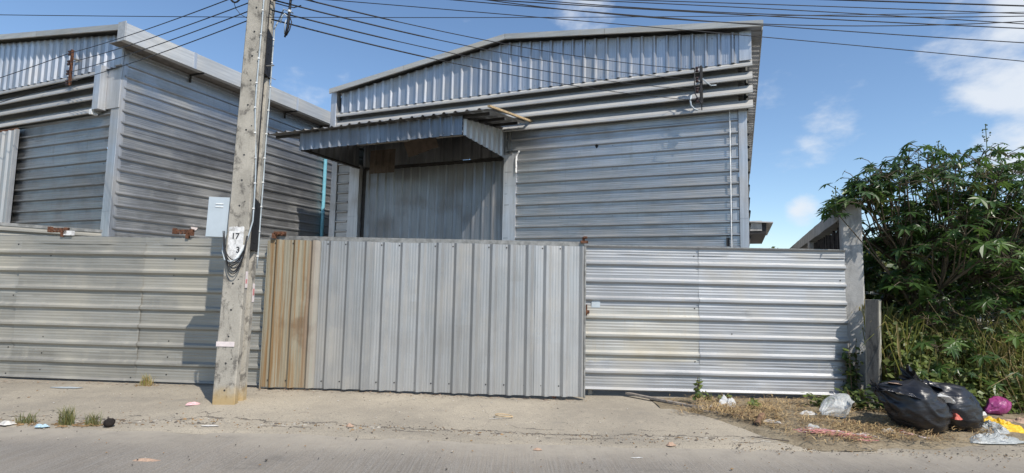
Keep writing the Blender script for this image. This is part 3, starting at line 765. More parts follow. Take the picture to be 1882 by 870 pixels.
# ------------------------------------------------------------------ utility pole
PX, PY = -3.23, 6.36
def pcx(z): return PX + .019 * z
def pw(z): return .262 - .0072 * z
def pd(z): return .285 - .008 * z
def pole():
    R = thing("utility_pole", "tall weathered concrete utility pole with white number plate, before the left fence", "utility pole", (PX, PY, -.05))
    mb = MB(); zs = [-.3] + lin(0, 8.4, 28)
    for z in zs:
        w, d, c = pw(max(z, 0)) / 2, pd(max(z, 0)), pcx(z) - PX; k = .012; r = .05
        ring = [(-w + k, 0), (w - k, 0), (w, k), (w, d * .30), (w - r, d * .38), (w - r, d * .62), (w, d * .70), (w, d - k), (w - k, d), (-w + k, d), (-w, d - k), (-w, d * .70), (-w + r, d * .62), (-w + r, d * .38), (-w, d * .30), (-w, k)]
        for x, y in ring:
            j = .004 * ns(x * 9 + c, y * 9, z * 2.3, 1) + .002 * ns(x * 9, y * 9, z * 11, 1)
            mb.v.append((x + c + j, y + j, z + .05))
    n = 16
    for i in range(len(zs) - 1):
        for q in range(n): mb.f.append((i * n + q, i * n + (q + 1) % n, (i + 1) * n + (q + 1) % n, (i + 1) * n + q)); mb.m.append(0)
    mb.f.append(tuple(range((len(zs) - 1) * n, len(zs) * n))); mb.m.append(0)
    mb.build("shaft", M['pole'], R)
    # bolt holes as raised dark discs, the shade inside put into their colour
    mb = MB()
    for i, z in enumerate(lin(.16, 6.2, 20)):
        x = pcx(z) - PX + .012 * ns(z, 0, 0, 3)
        if 1.45 < z < 2.15: continue
        mb.cyl((x, .006, z + .05), (0, -1, 0), .011, .0095, 8)
        if i % 3 == 1: mb.cyl((x + .06, .006, z + .1), (0, -1, 0), .007, .0095, 7)
    o = mb.build("bolt_hole_shade", M['ink'], R); o['kind'] = 'stuff'
    # white number plate: ragged painted patch
    mb = MB(); pts = []
    x0, x1, z0, z1 = -.098, .078, 1.665, 2.075
    for (ax, az, bx, bz) in ((x0, z0, x1, z0), (x1, z0, x1 + .006, z1), (x1 + .006, z1, x0 + .008, z1), (x0 + .008, z1, x0, z0)):
        for q in range(14):
            t = q / 14; pts.append((ax + (bx - ax) * t + .006 * ns(ax + t * 3, az + t, 0, 4) , az + (bz - az) * t + .012 * ns(t * 3, az, 5, 3)))
    top = [(x + .033, -.008, z) for x, z in pts]; bk = [(x + .033, .004, z) for x, z in pts]; n = len(pts)
    mb.add(top + bk, [tuple(range(n))] + [(i, (i + 1) % n, n + (i + 1) % n, n + i) for i in range(n)])
    pl = mb.build("number_plate", M['wplate'], R)
    for body, x, z, size in (("17", -.012, 1.935, .095), ("3", .028, 1.775, .095)):
        cu = bpy.data.curves.new("plate_text", 'FONT'); cu.body = body; cu.size = size; cu.align_x = 'CENTER'; cu.offset = .0018; cu.extrude = .001
        to = bpy.data.objects.new("plate_text", cu); COL.objects.link(to)
        dg = bpy.context.evaluated_depsgraph_get(); me = bpy.data.meshes.new_from_object(to.evaluated_get(dg))
        bpy.data.objects.remove(to); me.materials.clear(); me.materials.append(M['ink'])
        me.transform(Matrix.Translation((x + .033, -.010, z)) @ Matrix.Rotation(radians(90), 4, 'X'))
        t = bpy.data.objects.new("painted_number", me); COL.objects.link(t); t.parent = pl
    # faded paper stickers and a strip of white tape
    def patch(name, x0, x1, z0, z1, y, mat, side=False):
        if side: MB().box(x0, x0 + .003, y, y + (x1 - x0), z0, z1).build(name, mat, R)
        else: MB().box(x0, x1, y - .006, y, z0, z1).build(name, mat, R)
    patch("paper_sticker", pcx(1.4) - PX + pw(1.4) / 2 + .004, pcx(1.4) - PX + pw(1.4) / 2 + .06, 1.37, 1.56, .015, M['sticker'], True)
    patch("paper_sticker", pcx(1.2) - PX + pw(1.2) / 2 + .004, pcx(1.2) - PX + pw(1.2) / 2 + .055, 1.20, 1.42, .215, M['sticker'], True)
    patch("sticker_print", pcx(1.4) - PX + pw(1.4) / 2 + .005, pcx(1.4) - PX + pw(1.4) / 2 + .04, 1.42, 1.47, .02, M['stred'], True)
    patch("sticker_print", pcx(1.2) - PX + pw(1.2) / 2 + .005, pcx(1.2) - PX + pw(1.2) / 2 + .045, 1.28, 1.36, .22, M['stred'], True)
    patch("white_tape", pcx(.73) - PX - pw(.7) / 2 - .003, pcx(.73) - PX + .075, .70, .755, -.002, M['sticker'])
    # black cable guards in the right-hand groove
    for z0, z1 in ((1.80, 2.44), (3.93, 4.53)):
        zc = (z0 + z1) / 2; c = pcx(zc) - PX; w = pw(zc) / 2; d = pd(zc)
        mb = MB(); sl = .06
        vs = [(c + w - .045, .075, z0), (c + w + .012, .075, z0 + .02), (c + w + .012, d - .03, z0), (c + w - .045, d - .03, z0), (c + w - .045, .075, z1), (c + w + .012, .075, z1), (c + w + .012, d - .03, z1 - sl), (c + w - .045, d - .03, z1 - sl)]
        mb.add(vs, [(3, 2, 1, 0), (4, 5, 6, 7), (0, 1, 5, 4), (1, 2, 6, 5), (2, 3, 7, 6), (3, 0, 4, 7)])
        for zz in lin(z0 + .1, z1 - .12, 2): mb.cyl((c + w + .012, d * .5, zz), (1, 0, 0), .008, .006, 6)
        mb.build("cable_guard", M['black'], R)
    mb = MB(); c = pcx(4.05) - PX + pw(4.05) / 2
    mb.tube([(c - .02, .1, 4.05), (c + .11, .09, 4.06)], .008, 6).tube([(c, .2, 3.96), (c + .09, .2, 3.92)], .004, 5).build("step_bolt", M['steel'], R)
    return R
pole()

def service_cables():
    # two pale cables clipped to the pole
    def run(name, label, pts, r, mat, clips, cat='cable', group=None):
        R = thing(name, label, cat, pts[0], 0, group)
        p0 = Vector(pts[0]); q = [Vector(p) - p0 for p in pts]
        MB().tube(q, r, 6).build("cable", mat, R, True)
        if clips:
            for c in clips: MB().box(c[0] - p0.x - .010, c[0] - p0.x + .010, c[1] - p0.y - .014, c[1] - p0.y + .006, c[2] - p0.z - .007, c[2] - p0.z + .007).build("clip", M['clip'], R)
    A = []; z = 6.0
    while z > 2.0:
        A.append((pcx(z) + pw(z) / 2 - .028 + .055 * ss(3.6, 2.2, z) + .008 * ns(z, 0, 0, 1.2), PY - .012 + (.05 * ss(3.6, 2.6, z)), z)); z -= .15
    A += [(-3.06, PY - .005, 1.92), (-3.09, PY - .03, 1.78), (-3.14, PY - .04, 1.67), (-3.22, PY - .045, 1.615), (-3.30, PY - .04, 1.64), (-3.345, PY - .01, 1.73), (-3.355, PY + .02, 1.85), (-3.35, PY + .06, 1.95)]
    run("service_cable", "pale grey cable clipped down the pole's front edge and looping under the number plate", A, .0085, M['cablew'], [A[i] for i in range(1, 27, 2)], group="pale cables clipped to the pole")
    B = []; z = 4.55
    while z > 1.5:
        B.append((pcx(z) + pw(z) / 2 + .012, PY + pd(z) - .01 + .008 * ns(z, 4, 0, 1.5), z)); z -= .15
    B = [(B[0][0] + .22, B[0][1], 4.75), (B[0][0] + .10, B[0][1], 4.80), (B[0][0] + .05, B[0][1], 4.66)] + B
    run("service_cable", "pale grey cable clipped down the pole's far right edge beside the black guards", B, .0085, M['cablew'], [B[i] for i in range(4, len(B), 2)], group="pale cables clipped to the pole")
    D = []; z = 5.6
    while z > 2.3:
        D.append((pcx(z) + pw(z) / 2 - .015 + .006 * ns(z, 7, 0, 1.5), PY + pd(z) * .42, z)); z -= .15
    run("service_cable", "thick black cable lying in the groove down the pole's right side", D, .015, M['black'], None)  # one black tube covers both the dark cables and the groove's shade
    # black cable slack hung under the plate
    R = thing("cable_slack", "bundle of thin black cables sagging across the pole under its white plate", "cable", (-3.2, PY - .03, 1.55))
    for i in range(6):
        mb = MB(); lo = 1.64 - .033 * i; pts = []
        for t in lin(0, 1, 14):
            x = -3.352 + .006 * i + (.29 - .006 * i) * t; 
            z = 1.97 - .05 * t - (1.945 - lo) * (1 - (2 * t - 1) ** 2) ** .6 + .006 * ns(t * 3, i, 0, 2)
            y = PY - .014 - .012 * (i % 3) - .02 * sin(pi * t)
            pts.append((x + 3.2, y - PY + .03, z - 1.55))
        mb.tube(pts, .0055, 5).build("strand", M['black'], R, True)
    MB().tube([(.11, .0, .26), (.03, -.01, .10)], .012, 6).build("tie", M['clip'], R)
service_cables()

def meter():
    R = thing("meter_cabinet", "pale grey metal meter box with two slots, fixed to the left of the pole", "meter box", (-3.472, 6.42, 1.905), 0)
    Rt = Matrix.Rotation(radians(1.2), 4, 'Y')
    MB().box(-.13, .125, .012, .15, 0, .475, Rt, ch=.006).build("cabinet", M['meter'], R)
    d = MB().box(-.122, .128, -.006, .0105, .004, .472, Rt, ch=.004).build("door", M['meter'], R)
    MB().box(-.03, .06, -.012, -.006, .352, .362, Rt).box(-.03, .06, -.012, -.006, .388, .398, Rt).build("slot", M['clip'], d)
    MB().box(-.10, .25, .08, .12, .06, .10, Rt).box(-.10, .25, .08, .12, .37, .41, Rt).build("mounting_bar", M['steel'], R)
    MB().tube([(.10, .08, .0), (.11, .06, -.06), (.115, .02, -.14)], .012, 6).build("cable_gland", M['black'], R)
meter()

# ------------------------------------------------------------------ insulator racks and overhead wires
def rack(label, loc, h, side, mat):
    R = thing("insulator_rack", label, "wire rack", loc, -TH)
    MB().box(-.018, .018, -.03, .0, 0, h).box(-.03, .03, .0, .012, .01, h - .01).build("bar", mat, R)
    MB().box(-.015, .015, -.0, .14, h - .2, h - .17).box(-.015, .015, .0, .14, .15, .18).build("stand_off", M['steel'], R)
    out = []
    for i in range(4):
        z = h - .07 - i * (h - .14) / 3.0
        mb = MB(); c = (side * .075, -.02, z)
        mb.tube([(c[0], c[1], z - .045), (c[0], c[1], z - .03), (c[0], c[1], z - .012), (c[0], c[1], z + .012), (c[0], c[1], z + .03), (c[0], c[1], z + .045)], [.028, .036, .020, .020, .036, .028], 10)
        mb.box(min(0, side * .1), max(0, side * .1), -.032, -.008, z + .047, z + .055).box(min(0, side * .1), max(0, side * .1), -.032, -.008, z - .055, z - .047)
        mb.build("insulator", M['porc'], R)
        out.append(S(0, 0, 0) + Vector(loc) + ex * c[0] + en * c[1] + Vector((0, 0, z)))
    return out
LR = rack("rusty wire rack with four dark insulators on the front of the left warehouse", S(-13.39, 7.0, 5.55), .80, -1, M['rust'])
RR = rack("dark wire rack with four insulators on the louvres of the awning warehouse", S(-.64, 11.02, 5.02), .76, -1, M['dark'])
def wire(label, a, b, sag, r=.009, group=None, ext=None, name="overhead_wire", thick0=None):
    a, b = Vector(a), Vector(b); mid = (a + b) / 2
    R = thing(name, label, "wire", a, 0, group)
    pts = [];rs = []
    for t in lin(0, 1, 28):
        p = a.lerp(b, t) - Vector((0, 0, sag * 4 * t * (1 - t))); pts.append(p - a); rs.append(r if not thick0 or t > thick0[0] else thick0[1])
    MB().tube(pts, rs, 5).build("conductor", M['black'], R, True)
nm = ["top", "second", "third", "lowest"]
pzL = [4.98, 4.83, 4.72, 4.60]
pzR = [4.98, 4.87, 4.735, 4.62]
for i in range(4):
    wire(f"{nm[i]} of the four service wires from the pole to the left warehouse rack", (pcx(pzL[i]) - .115, PY + .12, pzL[i] - .0), LR[i], .05, .007, "service wires to the left warehouse")
    wire(f"{nm[i]} of the four service wires from the pole to the awning warehouse rack", (pcx(pzR[i]) + .12, PY + .15, pzR[i]), RR[i], .16, .0065, "service wires to the awning warehouse", thick0=(.2 + .06 * (i % 2), .010))
for i in (0, 3):
    d = Vector((-6.5, 2.2 - 1.2, -1.5 if i == 0 else -1.2))
    wire("%s wire leaving the left rack towards the picture's left edge" % ("upper" if i == 0 else "lower"), LR[i], LR[i] + d, .12, .008, "wires leaving the left rack")
def street_wire(label, P, r, group, xa=-3.0, xb=16):
    # quadratic through the listed points (x, z) along the kerb at y = 6.4
    n = len(P)
    # least squares z = a + b x + c x^2
    import numpy as np
    x = np.array([p[0] for p in P]); z = np.array([p[1] for p in P])
    co = np.polyfit(x, z, 2 if n > 2 else 1)
    if n == 2 : co = np.array([0.0, co[0], co[1]])
    o = thing("overhead_wire", label, "wire", (xa, 6.4, float(np.polyval(co, xa))), 0, group)
    pts = [(xx - xa, 0, float(np.polyval(co, xx)) - float(np.polyval(co, xa))) for xx in lin(xa, xb, 40)]
    MB().tube(pts, r, 5).build("conductor", M['black'], o, True)
G = "cables strung along the street"
street_wire("long street cable sagging across the right gable and crossing the cloud, lowest but one", [(-.69, 4.86), (.82, 4.73), (2.98, 4.63), (6.15, 4.46)], .006, G)
street_wire("long street cable falling to the right just above the awning warehouse roof end", [(-.16, 4.87), (1.36, 4.78), (3.57, 4.73), (6.16, 4.64)], .0068, G)
street_wire("street cable rising again towards the right picture edge, through the upper cloud", [(.19, 4.88), (2.98, 4.76), (3.97, 4.75), (6.17, 4.80)], .006, G)
street_wire("street cable dipping lowest over the plain blue sky, rising at the cloud", [(1.4, 4.70), (3.0, 4.63), (4.17, 4.63), (5.28, 4.68), (6.17, 4.73)], .006, G)
street_wire("lowest street cable running down across the blue sky right of the roof corner", [(1.5, 4.575), (2.97, 4.47), (6.14, 4.23)], .0052, G)
street_wire("thick street cable along the very top of the picture, right side", [(3.81, 4.96), (6.18, 4.93)], .0095, G, xa=-2.9)
street_wire("street cable just under the thick top one", [(1.23, 4.905), (2.85, 4.885), (3.98, 4.87), (6.18, 4.83)], .0058, G)
street_wire("thin street cable between the two bundles at upper right", [(.6, 4.895), (2.9, 4.83), (4.4, 4.78), (6.18, 4.70)], .0058, G)
street_wire("thin level wire across the whole top of the picture, passing the pole", [(-6.26, 4.55), (-3.29, 4.59), (.34, 4.655), (2.25, 4.715)], .0045, G, xa=-14, xb=16)
def coil():
    R = thing("cable_coil", "black coil of spare cable hanging left of the pole top", "cable coil", (-3.42, 6.42, 4.88))
    for i in range(5):
        MB().tube([(.075 * cos(a) + .008 * i - .02, -.012 * i, .03 + (.13 + .006 * i) * sin(a)) for a in lin(0, 2 * pi, 20)], .010, 5).build("loop", M['black'], R, True)
    MB().tube([(-.03, 0, -.1), (.0, 0, -.18), (.06, 0, -.25), (.14, .02, -.29)], .004, 5).build("tail", M['black'], R)
    MB().tube([(0, 0, .16), (.0, .02, .5)], .01, 5).build("hanger", M['black'], R)
    R = thing("cable_drop", "tangled black drop cable with pale tails hanging right of the pole top", "cable", (-2.80, 6.5, 4.85))
    MB().tube([(0, 0, .6), (.01, 0, .1), (.0, 0, -.1), (-.01, 0, -.33), (-.04, 0, -.46)], [.012, .014, .016, .018, .010], 6).build("bundle", M['black'], R, True)
    MB().tube([(.0, 0, -.18), (.03, .01, -.26), (.015, 0, -.36), (-.02, 0, -.44)], .007, 5).build("tail", M['black'], R, True)
    MB().tube([(-.02, 0, -.20), (-.06, .0, -.16), (-.09, 0, -.2), (-.105, 0, -.28)], .008, 5).tube([(-.03, -.01, -.24), (-.045, -.01, -.3), (-.045, 0, -.42)], .006, 5).build("pale_tail", M['cablew'], R, True)
    MB().cyl((0, 0, -.14), (0, 0, 1), .022, .03, 8).build("white_tie", M['clip'], R)
    MB().tube([(-.14, .05, .12), (-.05, 0, .03), (.02, 0, .02), (.15, 0, .07), (.3, .1, .04)], .007, 5).tube([(-.2, .05, .0), (-.05, 0, -.06), (.05, 0, -.08), (.14, 0, -.05)], .007, 5).build("loop", M['black'], R, True)
coil()
# tails of cable hanging at the right rack
def rack_tails():
    R = thing("cable_tail", "pale curled cable end hanging below the right insulator rack", "cable", S(-.64, 10.98, 5.0))
    MB().tube([(-.20, -.02, .16), (-.225, -.03, .06), (-.21, -.03, -.04), (-.15, -.03, -.11), (-.08, -.03, -.135)], .016, 7).build("pale_end", M['cablew'], R, True)
    MB().tube([(-.12, 0, .72), (-.13, 0, .4), (-.12, -.01, .2), (-.06, -.02, .08), (.0, -.02, .0), (.01, 0, -.12)], .010, 6).build("black_tail", M['black'], R, True)
    MB().tube([(.02, -.02, .50), (.10, -.03, .42), (.18, -.04, .36), (.28, -.04, .37)], .012, 6).build("pale_end", M['cablew'], R, True)
rack_tails()

# ------------------------------------------------------------------ concrete frame and stub post
def frame():
    R = thing("concrete_frame", "weathered concrete column and long beam receding behind the right fence, dark slats between", "concrete frame", (4.677, 7.75, 0), -TH)
    def post(y, w=.255, top=2.67, d=.22):
        mb = MB(); zs = lin(-.2, top, 14)
        for i, z in enumerate(zs):
            k = .02
            for x, yy in ((k, 0), (w - k, 0), (w, k), (w, d - k), (w - k, d), (k, d), (0, d - k), (0, k)):
                j = .006 * ns(x * 5 + z, yy * 5, z * 3) ; mb.v.append((x + j, y + yy + j, z + (.015 * ns(x * 20, yy * 20, y) if i == 14 else 0)))
        for i in range(14):
            for q in range(8): mb.f.append((i * 8 + q, i * 8 + (q + 1) % 8, i * 8 + 8 + (q + 1) % 8, i * 8 + 8 + q)); mb.m.append(0)
        mb.f.append(tuple(range(14 * 8, 15 * 8))); mb.m.append(0)
        mb.build("column", M['concrete'], R)
    post(0); 
    for y in (4.05, 8.1): post(y, .2, 2.455)
    mb = MB(); ys = lin(.222, 11, 24)
    for y in ys:
        for x, z in ((0, 2.46), (.2, 2.46), (.2, 2.66), (0, 2.665)):
            mb.v.append((x + .004 * ns(y, x, z, 3), y, z + .01 * ns(y, z, x, 3)))
    for i in range(24):
        for q in range(4): mb.f.append((i * 4 + q, i * 4 + (q + 1) % 4, i * 4 + 4 + (q + 1) % 4, i * 4 + 4 + q)); mb.m.append(0)
    mb.build("beam", M['concrete'], R)
    mb = MB().box(.15, .165, .22, 10.9, -.1, 2.4)
    y = .3
    while y < 10.8:
        if not (4.0 < y < 4.35 or 8.05 < y < 8.4): mb.box(.09 + random.uniform(-.015, .015), .13, y, y + .05, .0, 2.40 + random.uniform(-.05, .04))
        y += .085
    o = mb.build("slats", M['slat'], R); o['kind'] = 'stuff'
frame()
def stub():
    R = thing("stub_post", "short leaning square concrete post, half blackened, in front of the bushes", "post", (4.76, 7.32, -.1), radians(46))
    mb = MB(); zs = lin(0, 1.42, 10)
    for z in zs:
        w = .078
        for x, y in ((-w + .012, -w), (w - .012, -w), (w, -w + .012), (w, w - .012), (w - .012, w), (-w + .012, w), (-w, w - .012), (-w, -w + .012)):
            j = .005 * ns(x * 9, y * 9, z * 5); mb.v.append((x + j + .035 * z, y + j - .02 * z, z + (.012 * ns(x * 30, y * 30, 2) if z > 1.4 else 0)))
    for i in range(10):
        for q in range(8): mb.f.append((i * 8 + q, i * 8 + (q + 1) % 8, i * 8 + 8 + (q + 1) % 8, i * 8 + 8 + q)); mb.m.append(0)
    mb.f.append(tuple(range(80, 88))); mb.m.append(0)
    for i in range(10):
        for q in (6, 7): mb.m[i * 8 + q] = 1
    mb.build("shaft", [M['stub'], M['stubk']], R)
stub()

# ------------------------------------------------------------------ vegetation
M['castor'] = leafmat("castor_leaf", (.032, .07, .018), (.105, .175, .04), .34, .36)
M['castor_y'] = leafmat("yellowing_leaf", (.12, .15, .03), (.22, .20, .05), .35, .5)
M['castor_stem'] = simple("castor_stem", (.09, .07, .045), .7, 0, .3, .35, 10)
M['petiole'] = simple("leaf_stalk", (.15, .10, .06), .6, 0, .3, .3)
M['seed'] = simple("seed_capsule", (.10, .14, .06), .7)
M['bush1'] = leafmat("bush_leaf", (.018, .038, .012), (.045, .085, .022), .25, .5)
M['bush2'] = leafmat("bush_leaf_light", (.06, .09, .022), (.13, .15, .04), .3, .5)
M['gr1'] = leafmat("grass_green", (.13, .17, .03), (.26, .26, .06), .35, .5)
M['gr2'] = leafmat("grass_yellow", (.22, .20, .07), (.34, .28, .11), .35, .6)
M['gr3'] = leafmat("grass_dark", (.05, .08, .02), (.10, .13, .035), .3, .5)
M['gr4'] = leafmat('dusty_grass', (.13, .15, .06), (.20, .20, .09), .3, .6)
M['straw'] = simple("dry_straw", (.42, .30, .15), .8, 0, .2, .4, 3)
M['straw2'] = simple("brown_straw", (.24, .155, .08), .85, 0, .2, .4, 3)
M['vine'] = leafmat("vine_leaf", (.075, .12, .028), (.16, .20, .05), .3, .45)

def palmate(seed, lobes=8, r=.15):
    rnd = random.Random(seed); vs = [(0, 0, 0)]; out = []
    for i in range(lobes):
        a = -2.55 + 5.1 * i / (lobes - 1) + rnd.uniform(-.06, .06)
        L = r * (1.0 - .38 * abs(a) / 2.55) * rnd.uniform(.9, 1.1)
        st = 5.1 / (lobes - 1)
        for (da, k) in ((-st * .5, .36), (-st * .33, .62), (-.0, 1.12), (st * .33, .62)):
            q = L * k; out.append((q * cos(a + da), q * sin(a + da)))
    out.append((r * .2 * cos(2.9), r * .2 * sin(2.9)))
    for (x, y) in out:
        rr = sqrt(x * x + y * y); vs.append((x, y, -1.6 * rr * rr + .02 * r * rnd.uniform(-1, 1)))
    n = len(out)
    return vs, [(0, i, i + 1) for i in range(1, n)]
def castor():
    R = thing("castor_plant", "large dark green castor oil plant with star shaped leaves, behind the black rubbish bags", "tree", (5.93, 8.02, -.08), 0)
    R.scale = (1.09, 1.0, .98)
    rnd = random.Random(21)
    base = Vector((0, 0, 0)); C = Vector((.42, -.22, 2.42))
    MB().tube([(0, 0, -.1), (.02, 0, .4), (.0, -.02, .9), (.05, -.04, 1.3)], [.045, .040, .034, .03], 8).build("trunk", M['castor_stem'], R, True)
    MB().tube([(.35, .1, -.1), (.38, .06, .5), (.45, 0, 1.2)], [.034, .03, .024], 8).build("trunk", M['castor_stem'], R, True)
    tips = []
    tries = 0
    while len(tips) < 215 and tries < 14000:
        tries += 1
        p = Vector((rnd.uniform(-1, 1), rnd.uniform(-1, 1), rnd.uniform(-1, 1)))
        if p.length > 1 or p.length < .2: continue
        q = C + Vector((p.x * 1.72 - .06, p.y * 1.0, p.z * 1.26 + .04))
        if q.x < C.x - 1.0 and q.z < C.z + .30 - .2 * (q.x < C.x - 1.3): continue
        if q.z < 1.05 and rnd.random() < .6: continue
        if p.z > 0 and q.z - C.z > 1.12 - .22 * abs(p.x + .1): continue
        if all((q - t).length > .165 for t in tips): tips.append(q)
    tips += [C + Vector((-1.55, -.1, .50)), C + Vector((-1.45, 0, .42)), C + Vector((-1.2, -.1, .80)), C + Vector((-1.35, -.2, .66)), C + Vector((-1.05, -.2, .72)), C + Vector((-1.15, .1, .55)), C + Vector((-.8, -.2, 1.05)), C + Vector((-.85, .1, .85)), C + Vector((-1.0, 0, .95)), C + Vector((-.5, -.2, 1.12)), C + Vector((.35, -.1, 1.2)), C + Vector((.62, -.1, 1.18)), C + Vector((.95, 0, .95))]
    low = [Vector((-.45, -.95, .85)), Vector((-.25, -1.0, .5)), Vector((.05, -1.0, .75)), Vector((.3, -.95, .45)), Vector((-.5, -.85, 1.2)), Vector((.05, -1.0, 1.15)), Vector((.5, -.9, 1.0)), Vector((-.2, -.95, .95)), Vector((-.6, -.9, .5)), Vector((.7, -.8, 1.3)), Vector((.25, -.9, 1.35)), Vector((-.3, -.8, 1.45)), ]
    tips += low
    # main limbs: group tips by direction
    limbs = [Vector((rnd.uniform(-.15, .15) + .9 * cos(a), .55 * sin(a), 0)) for a in lin(0, 2 * pi, 11)[:-1]] + [Vector((.05, 0, .5)), Vector((-.2, .1, .4))]
    groups = [[] for _ in limbs]
    for t in tips:
        d = t - Vector((.1, -.04, 1.0)); k = max(range(len(limbs)), key=lambda i: (Vector((limbs[i].x, limbs[i].y, .75 + limbs[i].z))).normalized().dot(d.normalized())); groups[k].append(t)
    leaves = []
    for k, g in enumerate(groups):
        if not g: continue
        mb = MB(); st = Vector((.03, -.03, .95 + .3 * rnd.random()))
        cen = sum(g, Vector()) / len(g); knot = st.lerp(cen, .55) + Vector((rnd.uniform(-.08, .08), rnd.uniform(-.08, .08), .0))
        mb.tube([st, st.lerp(knot, .5) + Vector((0, 0, -.06)), knot], [.02, .017, .014], 6)
        for t in g:
            s0 = knot if t.z > knot.z - .5 else st.lerp(Vector((0, 0, .4)), .5)
            m = s0.lerp(t, .5) + Vector((rnd.uniform(-.1, .1), rnd.uniform(-.1, .1), -.08))
            mb.tube([s0, m, t], [.012, .009, .006], 5)
            nl = rnd.randint(6, 8)
            for q in range(nl):
                a = 2 * pi * q / nl + rnd.uniform(-.5, .5); el = rnd.uniform(-.45, .75); L = rnd.uniform(.10, .30)
                d = Vector((cos(a) * cos(el), sin(a) * cos(el), sin(el))); e = t + d * L
                s = rnd.choice((.5, .7, .9, 1.1, 1.35)) * rnd.uniform(.88, 1.12) * (.8 if e.y < -.6 else 1) * (.8 if e.z > 3.1 else 1.0)
                mb.tube([t - Vector((0, 0, rnd.uniform(0, .10))), t + d * L * .6 + Vector((0, 0, .015)), e], .0045, 4, cap=False)
                # blade faces up and outward, tip drooping
                out = Vector((d.x, d.y, 0)).normalized() if Vector((d.x, d.y, 0)).length > .01 else Vector((1, 0, 0))
                droop = rnd.uniform(.15, .95)
                X = (out * cos(droop) - Vector((0, 0, 1)) * sin(droop)).normalized(); X = (X + Vector((rnd.uniform(-.25, .25), rnd.uniform(-.25, .25), rnd.uniform(-.15, .15)))).normalized()
                Y = Vector((0, 0, 1)).cross(X).normalized(); Z = X.cross(Y)
                leaves.append((e, X, Y, Z, s))
        mb.build("branch", M['castor_stem'], R)
    var = [palmate(i, 7 + i % 3) for i in range(5)]
    meshes = []
    for i, (v, f) in enumerate(var):
        me = bpy.data.meshes.new("leaf"); me.from_pydata(v, [], f); me.materials.append(M['castor'] if i else M['castor']); me.update(); meshes.append(me)
    mey = meshes[1].copy(); mey.materials.clear(); mey.materials.append(M['castor_y'])
    # the 300 leaves that show largest are objects; the rest are one mesh
    camp = Vector((0, 0, CAMH)) - R.location
    def size(l): return l[4] / (l[0] - camp).length * (.3 + abs(l[3].dot((camp - l[0]).normalized()))) * (1 if l[0].x < 2 else .3)
    leaves.sort(key=size, reverse=True)
    for i, (e, X, Y, Z, s) in enumerate(leaves[:300]):
        o = bpy.data.objects.new("leaf", mey if i % 23 == 7 else meshes[i % 5]); COL.objects.link(o); o.parent = R
        o.matrix_local = Matrix.Translation(e) @ Matrix((X, Y, Z)).transposed().to_4x4() @ Matrix.Scale(s, 4)
    mb = MB()
    for i, (e, X, Y, Z, s) in enumerate(leaves[300:]):
        v, f = var[i % 5]; mb.add([e + (X * p[0] + Y * p[1] + Z * p[2]) * s for p in v], f)
    o = mb.build("foliage", M['castor'], R); o['kind'] = 'stuff'
    # spiky seed spikes standing above the crown
    tops = sorted(tips, key=lambda t: -t.z + .25 * abs(t.x - .2))
    for tp in tops[:14:2] + [min(tips, key=lambda t: t.x)]:
        c = (tp.x, tp.y, tp.z + .26)
        mb = MB()
        for q in range(22):
            z = rnd.uniform(-.13, .13); rr = .05 * (1 - abs(z) / .17); a = rnd.uniform(0, 6.28); r = rnd.uniform(.010, .016)
            p = Vector((c[0] + rr * cos(a), c[1] + rr * sin(a), c[2] + z))
            mb.add([p + Vector(v) * r for v in ((1, 0, 0), (-1, 0, 0), (0, 1, 0), (0, -1, 0), (0, 0, 1), (0, 0, -1))], [(0, 2, 4), (2, 1, 4), (1, 3, 4), (3, 0, 4), (2, 0, 5), (1, 2, 5), (3, 1, 5), (0, 3, 5)])
        mb.tube([(c[0], c[1], c[2] + .12), (c[0], c[1], c[2] - .27)], .006, 4)
        mb.build("seed_spike", M['seed'], R)
castor()

def leafcloud(mb, rnd, n, f, size, aspect=1.8, mats=1, up=.3):
    for i in range(n):
        p, out = f(); s = size * rnd.uniform(.6, 1.3)
        d = Vector((rnd.gauss(0, 1), rnd.gauss(0, 1), rnd.gauss(0, .7))).normalized(); nrm = (Vector(out) + Vector((rnd.gauss(0, .6), rnd.gauss(0, .6), rnd.gauss(0, .6) + up))).normalized()
        b = nrm.cross(d); b = b.normalized() if b.length > .01 else Vector((1, 0, 0)); d = b.cross(nrm)
        mb.cur = rnd.randrange(mats)
        mb.add([p - d * s * aspect * .5, p + b * s * .5 - nrm * s * .1, p + d * s * aspect * .5 - nrm * s * .25, p - b * s * .5 - nrm * s * .1], [(0, 1, 2, 3)])
def bush(label, loc, rad, n, size, mats, group, trunk=True, nclump=30, cat='tree', name='bush', seed=0):
    rnd = random.Random(seed + 5); R = thing(name, label, cat, loc, 0, group)
    cl = []
    for i in range(nclump):
        while True:
            p = Vector((rnd.uniform(-1, 1), rnd.uniform(-1, 1), rnd.uniform(-.9, 1)))
            if .25 < p.length < 1: break
        cl.append((Vector((p.x * rad[0], p.y * rad[1], rad[2] * 1.05 + p.z * rad[2])), rnd.uniform(.22, .42) * min(rad)))
    def f():
        c, r = cl[rnd.randrange(len(cl))]; d = Vector((rnd.gauss(0, 1), rnd.gauss(0, 1), rnd.gauss(0, 1))).normalized()
        return c + d * r * rnd.uniform(.55, 1.1), d
    mb = MB(); leafcloud(mb, rnd, n, f, size, mats=len(mats)); mb.build("crown", [M[m] for m in mats], R)
    mb = MB()
    for i in range(3): mb.tube([(rnd.uniform(-.1, .1), rnd.uniform(-.1, .1), -.2), (rnd.uniform(-.2, .2) * rad[0], 0, rad[2] * .6), (cl[i][0].x, cl[i][0].y, cl[i][0].z)], [.07, .05, .02], 6)
    for c, r in cl[3:14]: mb.tube([(c.x * .2, c.y * .2, rad[2] * .5), tuple(c)], [.03, .01], 5)
    mb.build("trunk", M['castor_stem'], R)
BG = "bushes growing behind the castor plant"
